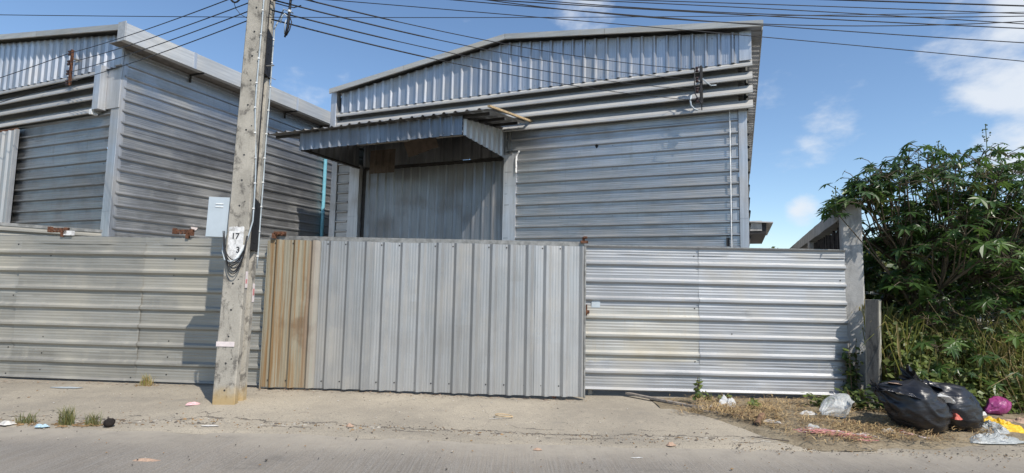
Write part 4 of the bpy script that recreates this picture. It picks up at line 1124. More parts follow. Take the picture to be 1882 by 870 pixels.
bush("dark dense bush right behind the concrete column and castor plant", (6.6, 10.4, -.2), (1.5, 1.0, 1.35), 5200, .085, ['bush1', 'bush1', 'bush2'], BG, seed=1)
bush("broad dark bush behind the middle of the castor plant", (8.4, 10.2, -.2), (1.7, 1.0, 1.45), 5600, .085, ['bush1', 'bush2', 'bush1'], BG, seed=2)
bush("bush at the right picture edge behind the yellow grass", (10.3, 10.0, -.2), (1.5, 1.0, 1.05), 4600, .085, ['bush2', 'bush1'], BG, seed=3)
bush("low light green bush beside the small blue-grey roof", (5.75, 9.0, -.2), (.55, .5, .55), 1500, .06, ['bush2', 'gr1'], BG, seed=4)
FG = "distant trees beyond the yard"
bush("distant tree top just right of the awning warehouse corner", (13.6, 33, -.3), (1.0, 1.0, 2.15), 1500, .22, ['bush1'], FG, seed=6, name='distant_tree')
bush("distant tree top left of the concrete beam", (20.5, 43, -.3), (1.2, 1.2, 2.5), 1500, .25, ['bush2'], FG, seed=7, name='distant_tree')
bush("wide distant tree far behind the castor plant", (24, 30, -.3), (5, 3, 2.6), 5000, .30, ['bush1', 'bush1'], FG, seed=8, name='distant_tree')
bush("distant tree at far right beyond the bushes", (36, 36, -.3), (5, 3, 2.7), 4000, .32, ['bush1', 'bush2'], FG, seed=9, name='distant_tree')

def grass(name, label, n, area, hmin, hmax, w, mats, seed, zf, cat='grass', lean=.35, dens=None):
    rnd = random.Random(seed); mb = MB()
    for i in range(n):
        while True:
            x, y = rnd.uniform(area[0], area[1]), rnd.uniform(area[2], area[3])
            if dens is None or dens(x, y) > rnd.random(): break
        h = rnd.uniform(hmin, hmax) * (1 + .35 * ns(x, y, 1, 1.3)); a = rnd.uniform(0, 2 * pi); l = h * lean * rnd.uniform(.2, 1.4); ww = w * rnd.uniform(.6, 1.3)
        d = Vector((cos(a), sin(a), 0)); s = Vector((-sin(a), cos(a), 0)) * ww; p = Vector((x, y, zf(x, y) - .02)); mb.cur = rnd.randrange(len(mats))
        q1 = p + d * l * .25 + Vector((0, 0, h * .55)); q2 = p + d * l * .7 + Vector((0, 0, h * .9)); q3 = p + d * l * 1.25 + Vector((0, 0, h * rnd.uniform(.75, 1.02)))
        mb.add([p - s, p + s, q1 + s * .9, q1 - s * .9, q2 + s * .6, q2 - s * .6, q3], [(0, 1, 2, 3), (3, 2, 4, 5), (5, 4, 6)])
    o = mb.build(name, [M[m] for m in mats]); tag(o, label, cat, None, 'stuff'); return o
grass("tall_grass", "tall yellow-green grass growing around the stub post and castor plant", 7500, (4.95, 8.6, 6.95, 9.3), .5, 1.25, .008, ['gr1', 'gr2', 'gr1', 'gr2', 'gr3'], 3, vz, dens=lambda x, y: ss(6.9, 7.5, y) * (.35 + .65 * ss(-.2, .4, ns(x, y, 3, .9))) * (0 if (y < 7.9 and x < 4.95) else 1))
grass("dry_grass", "dry straw coloured grass at the right edge behind the rubbish", 2200, (6.4, 9.0, 6.8, 8.2), .4, 1.15, .006, ['gr2', 'gr2', 'straw', 'gr1'], 4, vz, lean=.7)
def creeper():
    rnd = random.Random(9); mb = MB()
    def f():
        while True:
            x = rnd.uniform(5.0, 8.2); t = rnd.random(); y = 6.85 + .65 * t + .25 * ns(x, 0, 2, 1.4); z = vz(x, y) + max(.03, (t ** .7) * (.95 + .5 * ns(x, t, 4, 2)) + .08 * rnd.gauss(0, 1))
            if ns(x, z, 5, 2.4) > -.25: return Vector((x, y, z)), (0, -.7, .5)
    leafcloud(mb, rnd, 4200, f, .055, 1.35, 4, .5)
    o = mb.build("creeper", [M['vine'], M['bush2'], M['vine'], M['gr3']]); tag(o, "leafy creeper covering the bank behind the rubbish bags", "creeper", None, 'stuff')
    mb = MB(); 
    for i in range(30):
        x = rnd.uniform(5.0, 8.2); y = rnd.uniform(6.9, 7.6); pts = [(x, y, vz(x, y))]
        for q in range(4): pts.append((pts[-1][0] + rnd.uniform(-.3, .3), pts[-1][1] + rnd.uniform(-.12, .1), pts[-1][2] + rnd.uniform(.05, .45)))
        mb.tube(pts, .0035, 4)
    o = mb.build("dry_stems", M['straw']); tag(o, "thin dry stems tangled through the creeper", "stems", None, 'stuff')
creeper()
def weed(label, loc, n, r, h, size, mats, group, seed):
    rnd = random.Random(seed); R = thing("weed", label, "weed", loc, 0, group); mb = MB(); st = MB()
    for i in range(max(3, n // 14)):
        a = rnd.uniform(0, 6.28); p = Vector((cos(a) * r * rnd.random() * .5, sin(a) * r * rnd.random() * .5, 0)); e = Vector((cos(a) * r * rnd.random(), sin(a) * r * .6 * rnd.random(), h * rnd.uniform(.5, 1)))
        st.tube([p, p.lerp(e, .5) + Vector((0, 0, h * .1)), e], .004, 4)
        k = 0
        for q in range(14):
            t = rnd.uniform(.15, 1); c = p.lerp(e, t) + Vector((rnd.gauss(0, .25) * r, rnd.gauss(0, .2) * r, rnd.gauss(0, .02)))
            c.z = max(c.z, .015)
            leafcloud(mb, rnd, 1, lambda: (c, (0, -.3, .8)), size, 1.6, len(mats), .5)
    mb.build("leaves", [M[m] for m in mats], R); st.build("stem", M['petiole'], R)
WG = "green weeds along the foot of the right fence"
weed("small upright green weed at the joint of the bright fence", (2.42, 7.2, vz(2.4, 7.2)), 50, .10, .34, .045, ['vine', 'gr1'], WG, 1)
weed("low green weed beside the pale crumpled bag under the fence", (2.78, 7.3, vz(2.8, 7.3)), 50, .16, .10, .045, ['vine', 'bush2'], WG, 2)
weed("low spreading weed left of the upright fence weed's board", (2.62, 7.35, vz(2.6, 7.35)), 50, .12, .10, .04, ['vine', 'bush2'], WG, 3)
weed("patch of weed in the straw right of the crumpled bag", (3.05, 6.95, vz(3.05, 6.95)), 60, .16, .09, .045, ['vine', 'gr1'], WG, 4)
weed("green weed behind the clear plastic bag", (3.98, 7.15, vz(4, 7.15)), 90, .25, .18, .05, ['vine', 'gr3', 'bush2'], WG, 5)
weed("weed clump between the clear bag and the stub post", (4.35, 7.0, vz(4.3, 7)), 120, .26, .26, .055, ['vine', 'bush1', 'bush2'], WG, 6)
weed("dark weed clump in front of the stub post", (4.62, 6.85, vz(4.6, 6.85)), 120, .22, .3, .055, ['bush1', 'gr3', 'vine'], WG, 7)
weed("vine climbing the right end of the bright fence", (4.62, 7.56, -.05), 150, .13, .85, .06, ['bush1', 'vine', 'gr3'], WG, 8)
weed("vine growing between the stub post and the black bag", (4.98, 7.2, -.05), 120, .16, .7, .07, ['vine', 'bush2'], WG, 9)
def tuft(label, x, y, h, n, r, seed, mats, group):
    rnd = random.Random(seed); R = thing("grass_tuft", label, "grass tuft", (x, y, gz(x, y) - .01), 0, group); mb = MB()
    for i in range(n):
        a = rnd.uniform(0, 6.28); q = rnd.random() * r; p = Vector((cos(a) * q, sin(a) * q * .6, 0)); hh = h * rnd.uniform(.35, 1.1); l = hh * rnd.uniform(.1, .7); b = rnd.uniform(0, 6.28)
        d = Vector((cos(b), sin(b), 0)); s = Vector((-sin(b), cos(b), 0)) * .0028; mb.cur = rnd.randrange(len(mats))
        q1 = p + d * l * .3 + Vector((0, 0, hh * .6)); q2 = p + d * l + Vector((0, 0, hh * .95))
        mb.add([p - s, p + s, q1 + s, q1 - s, q2], [(0, 1, 2, 3), (3, 2, 4)])
    mb.build("blades", [M[m] for m in mats], R)
    mb = MB()
    for i in range(22):
        a = rnd.uniform(0, 6.28); q = r * rnd.uniform(.3, 1.7); p = Vector((cos(a) * q, sin(a) * q * .5 - .02, .014)); d = Vector((rnd.gauss(0, 1), rnd.gauss(0, 1), rnd.gauss(0, .3))).normalized() * rnd.uniform(.015, .04)
        mb.tube([p - d, p + d], .004, 4)
    mb.build("litter_stems", M['straw2'], R)
TG = "grass tufts in the pavement crack"
tuft("tallest grass tuft in the pavement edge, middle of the three at left", -4.46, 5.70, .20, 150, .085, 1, ['gr4', 'gr4', 'gr2'], TG)
tuft("grass tuft beside the round black stone", -4.20, 5.71, .15, 110, .08, 2, ['gr4', 'gr4', 'gr2'], TG)
tuft("sparse grass tuft at the left picture edge", -4.88, 5.72, .13, 80, .10, 3, ['gr4', 'gr4', 'gr2'], TG)
tuft("dry pale tuft at the foot of the left fence", -4.85, 7.5, .17, 120, .10, 4, ['gr2', 'straw', 'gr1'], TG)

# ------------------------------------------------------------------ rubbish
def plastic(name, col, rough=.3, scale=(1, 1, 1), bump=.6, transl=0, spec=.5, bs=14):
    n = NT(name); a = n.noise(n.mp(scale), bs, 5, .6, .8); b = n.noise(n.mp(scale), bs * .4, 3, .5, 1.2)
    n.set(n.mix(n.ramp(a, .3, .7), tuple(x * .85 for x in col), tuple(min(1, x * 1.1) for x in col)), n.ramp(b, .3, .7, rough * .7, rough * 1.4), 0, spec)
    n.bump(n.math('ADD', a, b), bump, .02)
    if transl:
        t = n.N('ShaderNodeBsdfTranslucent'); t.inputs['Color'].default_value = (*col, 1)
        mx = n.N('ShaderNodeMixShader'); mx.inputs[0].default_value = transl
        n.L(n.b.outputs[0], mx.inputs[1]); n.L(t.outputs[0], mx.inputs[2]); n.L(mx.outputs[0], n.out.inputs[0])
    return n.m
M['bag'] = plastic("black_bag_plastic", (.018, .018, .021), .30, (.6, 1.4, 3.0), .3, bs=9)
M['white_p'] = plastic("white_plastic", (.72, .71, .68), .4, transl=.25)
M['grey_p'] = plastic("grey_plastic", (.42, .44, .43), .35, transl=.2)
M['yellow_p'] = plastic("yellow_plastic", (.75, .46, .02), .5)
M['magenta_p'] = plastic("magenta_plastic", (.30, .05, .17), .35)
M['teal_p'] = plastic("teal_plastic", (.10, .42, .34), .4)
M['pink_p'] = plastic("pink_string", (.62, .25, .24), .5)
M['card'] = plastic("cardboard", (.42, .29, .21), .8, spec=.2)
M['blue_p'] = plastic("pale_blue_plastic", (.38, .52, .60), .4)
M['red_p'] = plastic("red_plastic", (.55, .12, .08), .5)
n_ = NT("clear_bag_plastic"); n_.set((.78, .80, .79), .22, 0, .6); n_.b.inputs['Alpha'].default_value = .42
n_.bump(n_.noise(n_.mp(), 22, 4, .6, 1), .8, .02); M['clear'] = n_.m

def sphere(nu, nv):
    vs = [(0, 0, 1)]; 
    for j in range(1, nv):
        for i in range(nu):
            a = 2 * pi * i / nu; b = pi * j / nv; vs.append((sin(b) * cos(a), sin(b) * sin(a), cos(b)))
    vs.append((0, 0, -1)); fs = [(0, 1 + i, 1 + (i + 1) % nu) for i in range(nu)]
    for j in range(nv - 2):
        for i in range(nu): a = 1 + j * nu; fs.append((a + i, a + nu + i, a + nu + (i + 1) % nu, a + (i + 1) % nu))
    e = len(vs) - 1; a = 1 + (nv - 2) * nu
    fs += [(e, a + (i + 1) % nu, a + i) for i in range(nu)]
    return vs, fs
def ridge(p): return 1 - abs(noise.noise(p)) * 2
def sack(name, label, loc, rad, tilt, rz, neck, mat, seed, cat='rubbish bag', group=None, wr=.045, fold=(2.2, 2.2, 6), res=(96, 64), flat=.0):
    R = thing(name, label, cat, loc, rz, group); vs, fs = sphere(*res); out = []
    T = Matrix.Rotation(tilt, 3, 'Y'); sd = Vector((seed * 3.1, seed * 1.7, seed))
    for v in vs:
        p = Vector(v)
        # fuller low down, drawn in towards the tied neck (+x is the bottom of the sack)
        k = 1 - neck * ss(-.1, -1.0, p.x) 
        q = Vector((p.x * rad[0], p.y * rad[1] * k, p.z * rad[2] * k))
        wob = noise.noise(q * 2.6 + sd) * .16
        f1 = ridge(Vector((q.x * 2.4, (q.y + wob) * fold[1] * 2.6, (q.z + wob) * fold[2] * 1.1)) + sd) ** 2
        f2 = ridge(Vector(((q.x + wob) * 7, q.y * 3.5, (q.z - q.x * .7) * 13)) + sd * 2) ** 3
        big = noise.noise(q * 3.0 + sd)
        q *= 1 + .09 * big + wr * (f1 - .4) + wr * .45 * (f2 - .2)
        # puckers running to the neck
        ang = math.atan2(p.z, p.y); q *= 1 + .07 * ss(-.2, -.9, p.x) * sin(ang * 9 + 3 * noise.noise(q * 4))
        out.append(T @ q)
    zmin = min(q.z for q in out) + flat
    out = [Vector((q.x, q.y, max(q.z - zmin, .004 + .10 * (q.z - zmin)))) for q in out]
    MB().add(out, fs).build("sack", mat, R, True)
    return R, T @ Vector((-rad[0], 0, 0)) - Vector((0, 0, zmin))
def crumple(name, label, loc, size, mat, seed, h=.05, cat='litter', rz=0, group=None, n=16, amp=1.0, tilt=(0, 0), parent=None, keep=False):
    """a crumpled sheet of plastic or paper lying in a heap"""
    mb = MB(); sd = seed * 5.3
    outl = lambda a: 1 + .22 * ns(cos(a), sin(a), sd, 1.6) + .12 * ns(cos(a), sin(a), sd + 4, 4)
    mb.v.append((0, 0, h * .8))
    for j in range(1, n + 1):
        for i in range(28):
            a = 2 * pi * i / 28; r = j / n * outl(a); x, y = r * cos(a), r * sin(a)
            X, Y = x * size[0] / 2, y * size[1] / 2
            cr = abs(ns(X + sd, Y, sd, 13)) * 1.2 + abs(ns(X, Y + sd, 2, 31)) * .7
            z = h * (1 - (j / n) ** 2) * (.75 + .6 * ns(x, y, sd, 1.8)) + .5 * h * amp * cr * (1 - .75 * (j / n) ** 4)
            mb.v.append((X + .012 * ns(X, Y, sd, 25), Y + .012 * ns(Y, X, sd + 3, 25), max(.004, z) + tilt[0] * X + tilt[1] * Y))
    for i in range(28): mb.f.append((0, 1 + i, 1 + (i + 1) % 28)); mb.m.append(0)
    for j in range(n - 1):
        for i in range(28):
            a = 1 + j * 28; mb.f.append((a + i, a + 28 + i, a + 28 + (i + 1) % 28, a + (i + 1) % 28)); mb.m.append(0)
    o = mb.build(name, mat, parent, False, loc); o.rotation_euler = (0, 0, rz)
    if not parent: tag(o, label, cat, group)
    return o
BGG = "black rubbish bags at the roadside"
b1, k1 = sack("rubbish_bag", "bulging black rubbish bag nearest the stub post, with torn litter lying on its top", (4.43, 6.17, -.12), (.37, .25, .27), radians(26), radians(-12), .5, M['bag'], 1, group=BGG, wr=.085)
b2, k2 = sack("rubbish_bag", "black rubbish bag at the back right with a gathered grey neck", (4.92, 6.28, -.12), (.34, .25, .25), radians(36), radians(-10), .55, M['bag'], 2, group=BGG, wr=.085)
# gathered neck of the rear bag
def neck(R, k, seed, s=1):
    mb = MB(); n = 26
    for j in range(9):
        t = j / 8; r = (.05 + .10 * t * t) * s
        for i in range(n):
            a = 2 * pi * i / n; q = r * (1 + .35 * sin(a * 7 + seed + t) + .25 * ns(a, t, seed, 2))
            mb.v.append((k.x + .04 - t * .15 * s, k.y + q * cos(a), k.z + q * sin(a) * .7 + .09 * t * s - .02))
    for j in range(8):
        for i in range(n): mb.f.append((j * n + i, j * n + (i + 1) % n, (j + 1) * n + (i + 1) % n, (j + 1) * n + i)); mb.m.append(0)
    mb.build("gathered_neck", M['bag'], R, True)
neck(b1, k1, 1, .55); neck(b2, k2, 2, 1.1)
crumple("torn_flap", None, (-.12, -.12, .40), (.5, .28), M['bag'], 31, .06, parent=b1, tilt=(-.25, -.3))
crumple("torn_flap", None, (-.22, -.06, .47), (.4, .28), M['bag'], 32, .07, parent=b2, tilt=(-.3, -.3))
crumple("cardboard_scrap", "flat brownish cardboard scrap on top of the nearest black bag", (4.30, 6.16, .40), (.26, .16), M['card'], 3, .02, tilt=(-.2, -.15))
crumple("teal_wrapper", "teal plastic wrapper lying on the nearest black bag", (4.50, 6.14, .37), (.24, .12), M['teal_p'], 4, .03, tilt=(-.35, -.2))
crumple("white_plastic_bag", "white torn plastic between the two black bags", (4.68, 6.06, .26), (.24, .2), M['white_p'], 5, .06, tilt=(-.25, -.5))
crumple("white_paper_scrap", "small white scrap on the left shoulder of the nearest black bag", (4.20, 6.02, .34), (.09, .07), M['white_p'], 6, .02, tilt=(-.2, -.5))
crumple("red_wrapper", "small red wrapper squeezed between the two black bags", (4.79, 6.02, .08), (.10, .12), M['red_p'], 7, .05)
sack("magenta_bag", "small knotted magenta plastic bag on the bank at the right edge", (5.95, 6.85, -.04), (.16, .11, .10), radians(-20), radians(10), .6, M['magenta_p'], 5, cat='plastic bag', res=(56, 40), wr=.2)
crumple("yellow_plastic_bag", "bright yellow plastic bag spread out right of the black bags", (5.47, 6.30, -.085), (.50, .36), M['yellow_p'], 8, .10, 'plastic bag', radians(-25))
crumple("grey_plastic_sheet", "long grey plastic sheet in front of the rear black bag", (5.12, 5.92, -.12), (.62, .22), M['grey_p'], 9, .07, 'plastic sheet', radians(4))
crumple("pale_plastic_sheet", "pale plastic sheet between the rear black bag and the yellow bag", (5.36, 6.25, -.095), (.34, .36), M['grey_p'], 10, .10, 'plastic sheet')
crumple("white_scrap", "whitish paper scrap left of the magenta bag", (5.72, 6.82, -.04), (.16, .12), M['white_p'], 11, .05)
crumple("brown_scrap", "heap of brown cardboard behind the yellow bag at the picture edge", (5.95, 6.55, -.07), (.4, .25), M['card'], 12, .07)
crumple("green_card", "pale green card lying flat at the lower right corner", (5.55, 5.98, -.12), (.16, .09), M['teal_p'], 13, .01, amp=.3)
crumple("white_paper", "small flat white paper in front of the nearest black bag", (4.26, 5.80, -.128), (.14, .06), M['white_p'], 14, .01, amp=.3)
crumple("clear_wrapper", "crumpled clear wrapper at the left foot of the nearest black bag", (4.08, 6.06, -.11), (.16, .12), M['clear'], 15, .08)
crumple("clear_wrapper", "flattened clear wrapper on the straw behind the pink string", (3.32, 6.12, -.09), (.20, .14), M['clear'], 16, .06)
sack("clear_plastic_bag", "clear crumpled plastic bag full of air on the straw before the stub post", (3.86, 6.62, -.06), (.19, .13, .13), radians(-20), radians(15), .45, M['clear'], 6, cat='plastic bag', res=(96, 64), wr=.26)
crumple("white_scrap", "white plastic scrap left of the clear plastic bag", (3.58, 6.72, -.05), (.22, .12), M['white_p'], 17, .04)
crumple("pale_bag", "small whitish crumpled bag with a dented top under the bright fence", (2.76, 7.08, -.055), (.25, .16), M['white_p'], 27, .10, 'plastic bag', amp=1.6)
crumple("white_lump", "small white scrap left of the pale bag under the bright fence", (2.53, 7.0, -.06), (.06, .05), M['white_p'], 18, .04)
crumple("white_strip", "twisted pale strip of plastic lying in the straw", (2.98, 6.36, -.07), (.26, .06), M['white_p'], 19, .03, rz=radians(-30))
def string():
    rnd = random.Random(4); R = thing("pink_string", "tangle of pink plastic string along the straw's front edge", "string", (3.4, 5.92, -.11))
    for i in range(16):
        pts = [(-.28 + .05 * rnd.gauss(0, 1), .16 + .05 * rnd.gauss(0, 1), .03)]
        for q in range(5): pts.append((pts[-1][0] + .13 * rnd.uniform(.5, 1.2), pts[-1][1] - .07 * rnd.uniform(.2, 1.5), .02 + .05 * rnd.random()))
        MB().tube(pts, rnd.uniform(.003, .007), 5).build("strand", M['pink_p'] if i % 3 else M['sticker'], R)
    R = thing("red_string", "thin red and white strip in front of the nearest black bag", "string", (4.3, 5.98, -.115))
    for i in range(5):
        MB().tube([(-.22 + .03 * i, .05, .02), (-.08, .02 + .02 * i, .03 + .01 * i), (.06, -.01 * i, .02), (.14, -.05, .012)], .006, 5).build("strand", M['red_p'] if i % 2 else M['sticker'], R)
string()
def sticks():
    def board(label, a, b, w, h, mat, name="board"):
        a, b = Vector(a), Vector(b); d = b - a; R = thing(name, label, name.replace('_', ' '), a)
        ang = math.atan2(d.y, d.x); el = math.asin(d.z / d.length)
        Mx = Matrix.Rotation(ang, 4, 'Z') @ Matrix.Rotation(-el, 4, 'Y')
        MB().box(0, d.length, -w / 2, w / 2, -h / 2, h / 2, Mx).build("plank", mat, R)
        return R
    board("long grey board slanting out from under the bright fence", (1.62, 7.72, -.03), (2.36, 7.0, -.055), .06, .025, M['oldwood'])
    board("short grey board end beside the upright fence weed", (2.30, 7.05, -.06), (2.62, 6.98, -.05), .12, .03, M['oldwood'])
    board("dark grey board half buried in the straw", (2.36, 6.86, -.07), (2.98, 6.55, -.08), .06, .03, M['oldwood'])
    R = thing("broken_branch", "short thick brown branch with a dark broken end, lying on the straw", "branch", (2.75, 6.22, -.08))
    MB().tube([(0, 0, .02), (.06, .08, .05), (.12, .17, .07), (.15, .2, .08)], [.034, .03, .034, .03], 9).build("wood", simple("branch_bark", (.20, .12, .075), .85, 0, .2, .4, 20, .5), R, True)
    MB().cyl((.002, .003, .021), (-.6, -.75, -.2), .028, .006, 9).build("dark_end", M['ink'], R)
    R = thing("thin_twig", "thin dark twig lying at the straw's front edge", "twig", (2.55, 5.82, -.13))
    MB().tube([(0, .1, .012), (.15, .03, .012), (.33, -.04, .012)], .005, 5).build("wood", M['slat'], R)
sticks()
def straw():
    rnd = random.Random(12); mb = MB(); n = 0
    while n < 4600:
        x = rnd.uniform(2.05, 5.4); y = rnd.uniform(5.55, 7.45)
        ed = 6.95 - 1.35 * ss(2.0, 3.2, x) + .22 * ss(3.6, 5.2, x)
        k = ss(-.12, .25, y - ed + .25 * ns(x, y, 0, 2.5)) * (1 if y < 6.9 else .35) * (.25 + .75 * ss(-.35, .2, ns(x, y, 7, 1.8))) * (1 if x < 4.1 else .5)
        if rnd.random() > k: continue
        n += 1; a = rnd.gauss(.2, .9); L = rnd.uniform(.03, .15); d = Vector((cos(a), sin(a) * .8, rnd.gauss(0, .16))) * L
        p = Vector((x, y, vz(x, y) + .016 + abs(rnd.gauss(0, .022)))); mb.cur = 0 if rnd.random() < .62 else 1
        s = Vector((-d.y, d.x, 0)).normalized() * rnd.uniform(.0018, .0042); m = p + d * .5 + Vector((0, 0, rnd.uniform(.0, .022)))
        mb.add([p - s, p + s, m + s, m - s, p + d + s * .4, p + d - s * .4], [(0, 1, 2, 3), (3, 2, 4, 5)])
    o = mb.build("dry_straw", [M['straw'], M['straw2']]); tag(o, "dead straw and dry stems covering the dirt strip below the bright fence", "straw", None, 'stuff')
    # tangles standing a little higher
    mb = MB()
    for c in ((2.42, 6.72), (2.66, 6.55), (2.9, 6.6), (3.2, 6.85), (3.1, 6.5), (3.45, 6.4), (3.7, 6.25), (3.95, 6.2), (2.2, 6.8), (2.62, 6.9), (3.25, 7.1), (4.3, 6.1)):
        for i in range(60):
            x, y = c[0] + rnd.gauss(0, .09), c[1] + rnd.gauss(0, .07); a = rnd.uniform(0, 6.28); L = rnd.uniform(.05, .16)
            p = Vector((x, y, vz(x, y) + .02)); d = Vector((cos(a), sin(a) * .7, rnd.uniform(.0, .7))).normalized() * L; mb.cur = 0 if rnd.random() < .7 else 1
            s = Vector((-d.y, d.x, .0)).normalized() * .003; mb.add([p - s, p + s, p + d * .6 + s, p + d * .6 - s, p + d + Vector((0, 0, -.03))], [(0, 1, 2, 3), (3, 2, 4)])
    o = mb.build("straw_tangle", [M['straw'], M['straw2']]); tag(o, "raised tangles of dead grass stems on the straw strip", "straw", None, 'stuff')
straw()
def pebbles():
    rnd = random.Random(17); mb = MB()
    octa = [(1, 0, 0), (-1, 0, 0), (0, 1, 0), (0, -1, 0), (0, 0, 1), (0, 0, -1)]; of = [(0, 2, 4), (2, 1, 4), (1, 3, 4), (3, 0, 4), (2, 0, 5), (1, 2, 5), (3, 1, 5), (0, 3, 5)]
    for i in range(2200):
        x = rnd.uniform(-6.5, 6); 
        y = (5.83 - .05 * x * 0 + .10 * ns(x, 0, 3, .9) + rnd.gauss(0, .10)) if rnd.random() < .72 else rnd.uniform(4.4, 7.2)
        if x > 2.2: y -= .25
        s = rnd.uniform(.004, .013) * (1.7 if rnd.random() < .07 else 1); a = rnd.uniform(0, 6.28); z = apron_z(x, y)[2] if y > 5.6 else gz(x, y)
        mb.cur = rnd.choice((0, 0, 1, 1, 2, 2))
        mb.add([(x + s * (v[0] * cos(a) - v[1] * sin(a) * .6) * rnd.uniform(.7, 1.3), y + s * (v[0] * sin(a) + v[1] * cos(a) * .6), z + .002 + s * .5 * v[2]) for v in octa], of)
    for i in range(260):
        x = rnd.uniform(-6, 3.2); y = 5.83 + .10 * ns(x, 0, 3, .9) + rnd.gauss(0, .035)
        if ns(x, 0, 6, 1.1) < -.15: continue
        s = rnd.uniform(.010, .030); a = rnd.uniform(0, 6.28); z = apron_z(x, max(y, 5.6))[2]; mb.cur = rnd.choice((0, 0, 1, 2))
        mb.add([(x + s * 1.5 * (v[0] * cos(a) - v[1] * sin(a) * .6) * rnd.uniform(.7, 1.3), y + s * (v[0] * sin(a) + v[1] * cos(a) * .6), z + s * .45 * v[2] * rnd.uniform(.6, 1.3)) for v in octa], of)
    o = mb.build("grit", [M['gritc'], M['gritd'], M['straw2'], M['clip']]); tag(o, "grit and leaf crumbs along the pavement's broken front edge", "grit", None, 'stuff')
M['gritc'] = simple("pale_grit", (.33, .30, .25), .9); M['gritd'] = simple("dark_grit", (.10, .085, .07), .9)
pebbles()
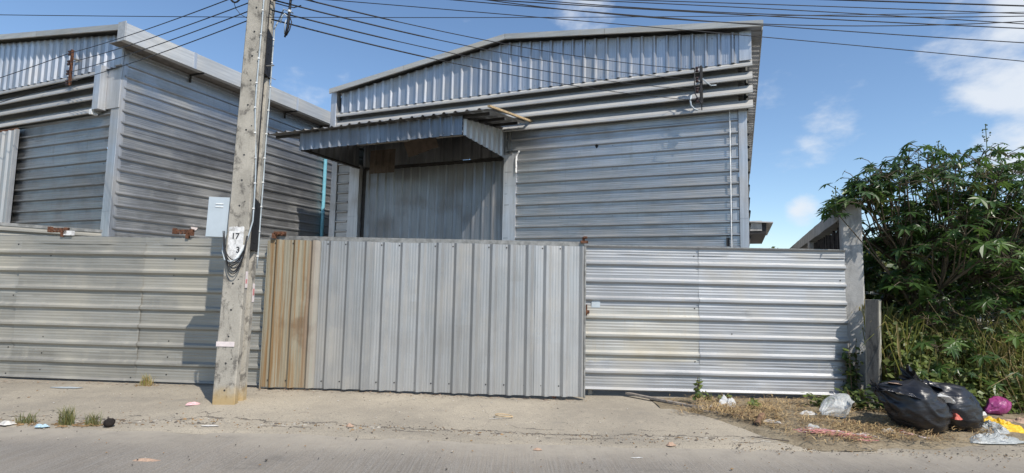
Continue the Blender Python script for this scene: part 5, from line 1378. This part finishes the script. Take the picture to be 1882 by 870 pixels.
def small_litter():
    z = lambda x, y: apron_z(x, y)[2] + .003
    def put(name, label, x, y, size, mat, seed, h, cat='litter', rz=0, amp=1.0): crumple(name, label, (x, y, z(x, y)), size, mat, seed, h, cat, rz, n=9, amp=amp)
    # round black stone
    R = thing("black_stone", "round black lump on the pavement edge at left", "stone", (-4.0, 5.66, z(-4.0, 5.7)))
    vs, fs = sphere(20, 14); MB().add([Vector((v[0] * .052, v[1] * .045, v[2] * .045 + .04)) * (1 + .15 * noise.noise(Vector(v) * 2.2)) for v in vs], fs).build("stone", M['gritk'], R, True)
    put("pink_scrap", "pink and white wrapper on the pavement left of the pole", -3.60, 6.42, (.15, .06), M['pinkw'], 41, .03, rz=.5)
    put("grey_scrap", "flat grey plastic scrap at the foot of the left fence", -5.68, 7.22, (.42, .10), M['blue_g'], 42, .015, amp=.4)
    put("blue_scrap", "pale blue scrap by the leftmost grass tuft", -4.62, 5.60, (.13, .07), M['blue_p'], 43, .03)
    put("white_scrap", "whitish wrapper at the left picture edge", -5.02, 5.66, (.16, .12), M['white_d'], 44, .03)
    put("flat_scrap", "flat pale scrap on the pavement edge left of the pole's foot", -3.02, 5.72, (.18, .06), M['white_d'], 45, .012, amp=.3)
    put("white_card", "thin white strip beside the brown ring before the gate", -.14, 6.36, (.15, .018), M['white_p'], 46, .006, amp=.3)
    put("white_crumb", "white scrap on the road right of centre", 1.20, 5.25, (.11, .025), M['white_p'], 47, .008, amp=.3)
    put("brown_leaf", "crumpled dead leaf on the pavement edge, left of the gate's middle", -1.64, 5.86, (.10, .05), M['card'], 48, .03)
    put("brown_leaf", "crumpled dead leaf on the road below the gate's right half", .28, 5.42, (.08, .04), M['card'], 49, .02)
    put("brown_leaf", "dead leaf on the pavement edge right of the gate", 1.62, 5.62, (.10, .05), M['card'], 50, .03)
    put("straw_wisp", "wisp of dry leaf litter on the road at lower left", -3.0, 4.72, (.22, .07), M['card'], 51, .02)
    R = thing("brown_ring", "small brown ring of dried vine on the pavement before the gate", "litter", (-.05, 6.42, z(-.05, 6.42)))
    MB().tube([(.10 * cos(a), .055 * sin(a), .012 + .02 * abs(sin(a * .5))) for a in lin(0.4, 2 * pi + .2, 20)], .006, 5).build("ring", M['wood'], R)
    rnd = random.Random(31); mb = MB()
    for i in range(70):
        x = rnd.uniform(-6, 2.2); y = rnd.uniform(5.9, 7.3); s = rnd.uniform(.006, .016); a = rnd.uniform(0, 6.28)
        mb.add([(x + s * cos(a + q * 1.57) * (1 if q % 2 else .5), y + s * sin(a + q * 1.57), z(x, y) + .003 + .004 * (q % 2)) for q in range(4)], [(0, 1, 2, 3)])
    o = mb.build("paper_crumbs", M['white_d']); tag(o, "tiny pale paper crumbs scattered over the pavement", "litter", None, 'stuff')
    # debris along the foot of the fence and gate
    mb = MB()
    for i in range(900):
        x = rnd.uniform(-8, 1.0); y = (7.55 if x < -3.3 else 7.34) + rnd.gauss(0, .05); L = rnd.uniform(.008, .04); a = rnd.uniform(0, 6.28); mb.cur = rnd.randrange(3)
        d = Vector((cos(a), sin(a), rnd.uniform(0, .3))) * L; p = Vector((x, y, gz(x, y) + .012)); s = Vector((-d.y, d.x, 0)) * .25
        mb.add([p - s, p + s, p + d], [(0, 1, 2)])
    o = mb.build("leaf_litter", [M['straw2'], M['gritc'], M['card']]); tag(o, "brown leaf crumbs swept against the foot of the fence and gate", "leaf litter", None, 'stuff')
M['gritk'] = simple("charred_stone", (.022, .018, .016), .85, 0, .2, .4, 25, .6)
M['pinkw'] = plastic("pink_white_wrapper", (.72, .42, .42), .5); M['blue_g'] = plastic("bluegrey_plastic", (.36, .39, .40), .4); M['white_d'] = plastic("dusty_white", (.58, .55, .50), .6)
small_litter()
# blue-grey roof seen behind the grass
def car_roof():
    R = thing("sheet_roof", "low pale blue-grey sheet roof glimpsed through the bushes behind the stub post", "roof", (5.75, 9.75, -.2))
    MB().box(-.55, .45, -.3, .5, 1.62, 1.66, Matrix.Rotation(radians(4), 4, 'Y')).build("sheet", M['blue_g'], R)
    MB().box(-.5, -.45, .0, .05, 0, 1.62).box(.35, .4, 0, .05, 0, 1.62).build("post", M['dark'], R)
car_roof()
def banana():
    # broad bright blades standing beside the concrete column
    rnd = random.Random(8); R = thing("broadleaf_plant", "bright green plant with broad upright blades right of the concrete column", "plant", (5.25, 7.95, -.05))
    for i, (dx, h, l) in enumerate(((-.22, 1.45, -.3), (.05, 1.62, .25), (.0, 1.35, .1), (.25, 1.3, .4), (-.1, 1.2, -.1))):
        mb = MB(); n = 9
        for j in range(n + 1):
            t = j / n; w = .045 * sin(pi * min(1, t * .9 + .06)) ; x = dx * .3 + l * t * t; z = h * (t - .18 * t ** 3)
            mb.v += [(x - w, .02 * i, z), (x, .02 * i - .012, z - .006), (x + w, .02 * i, z)]
        for j in range(n):
            for q in range(2): mb.f.append((j * 3 + q, j * 3 + q + 1, j * 3 + 4 + q, j * 3 + 3 + q)); mb.m.append(0)
        mb.build("blade", M['gr1'], R)
banana()
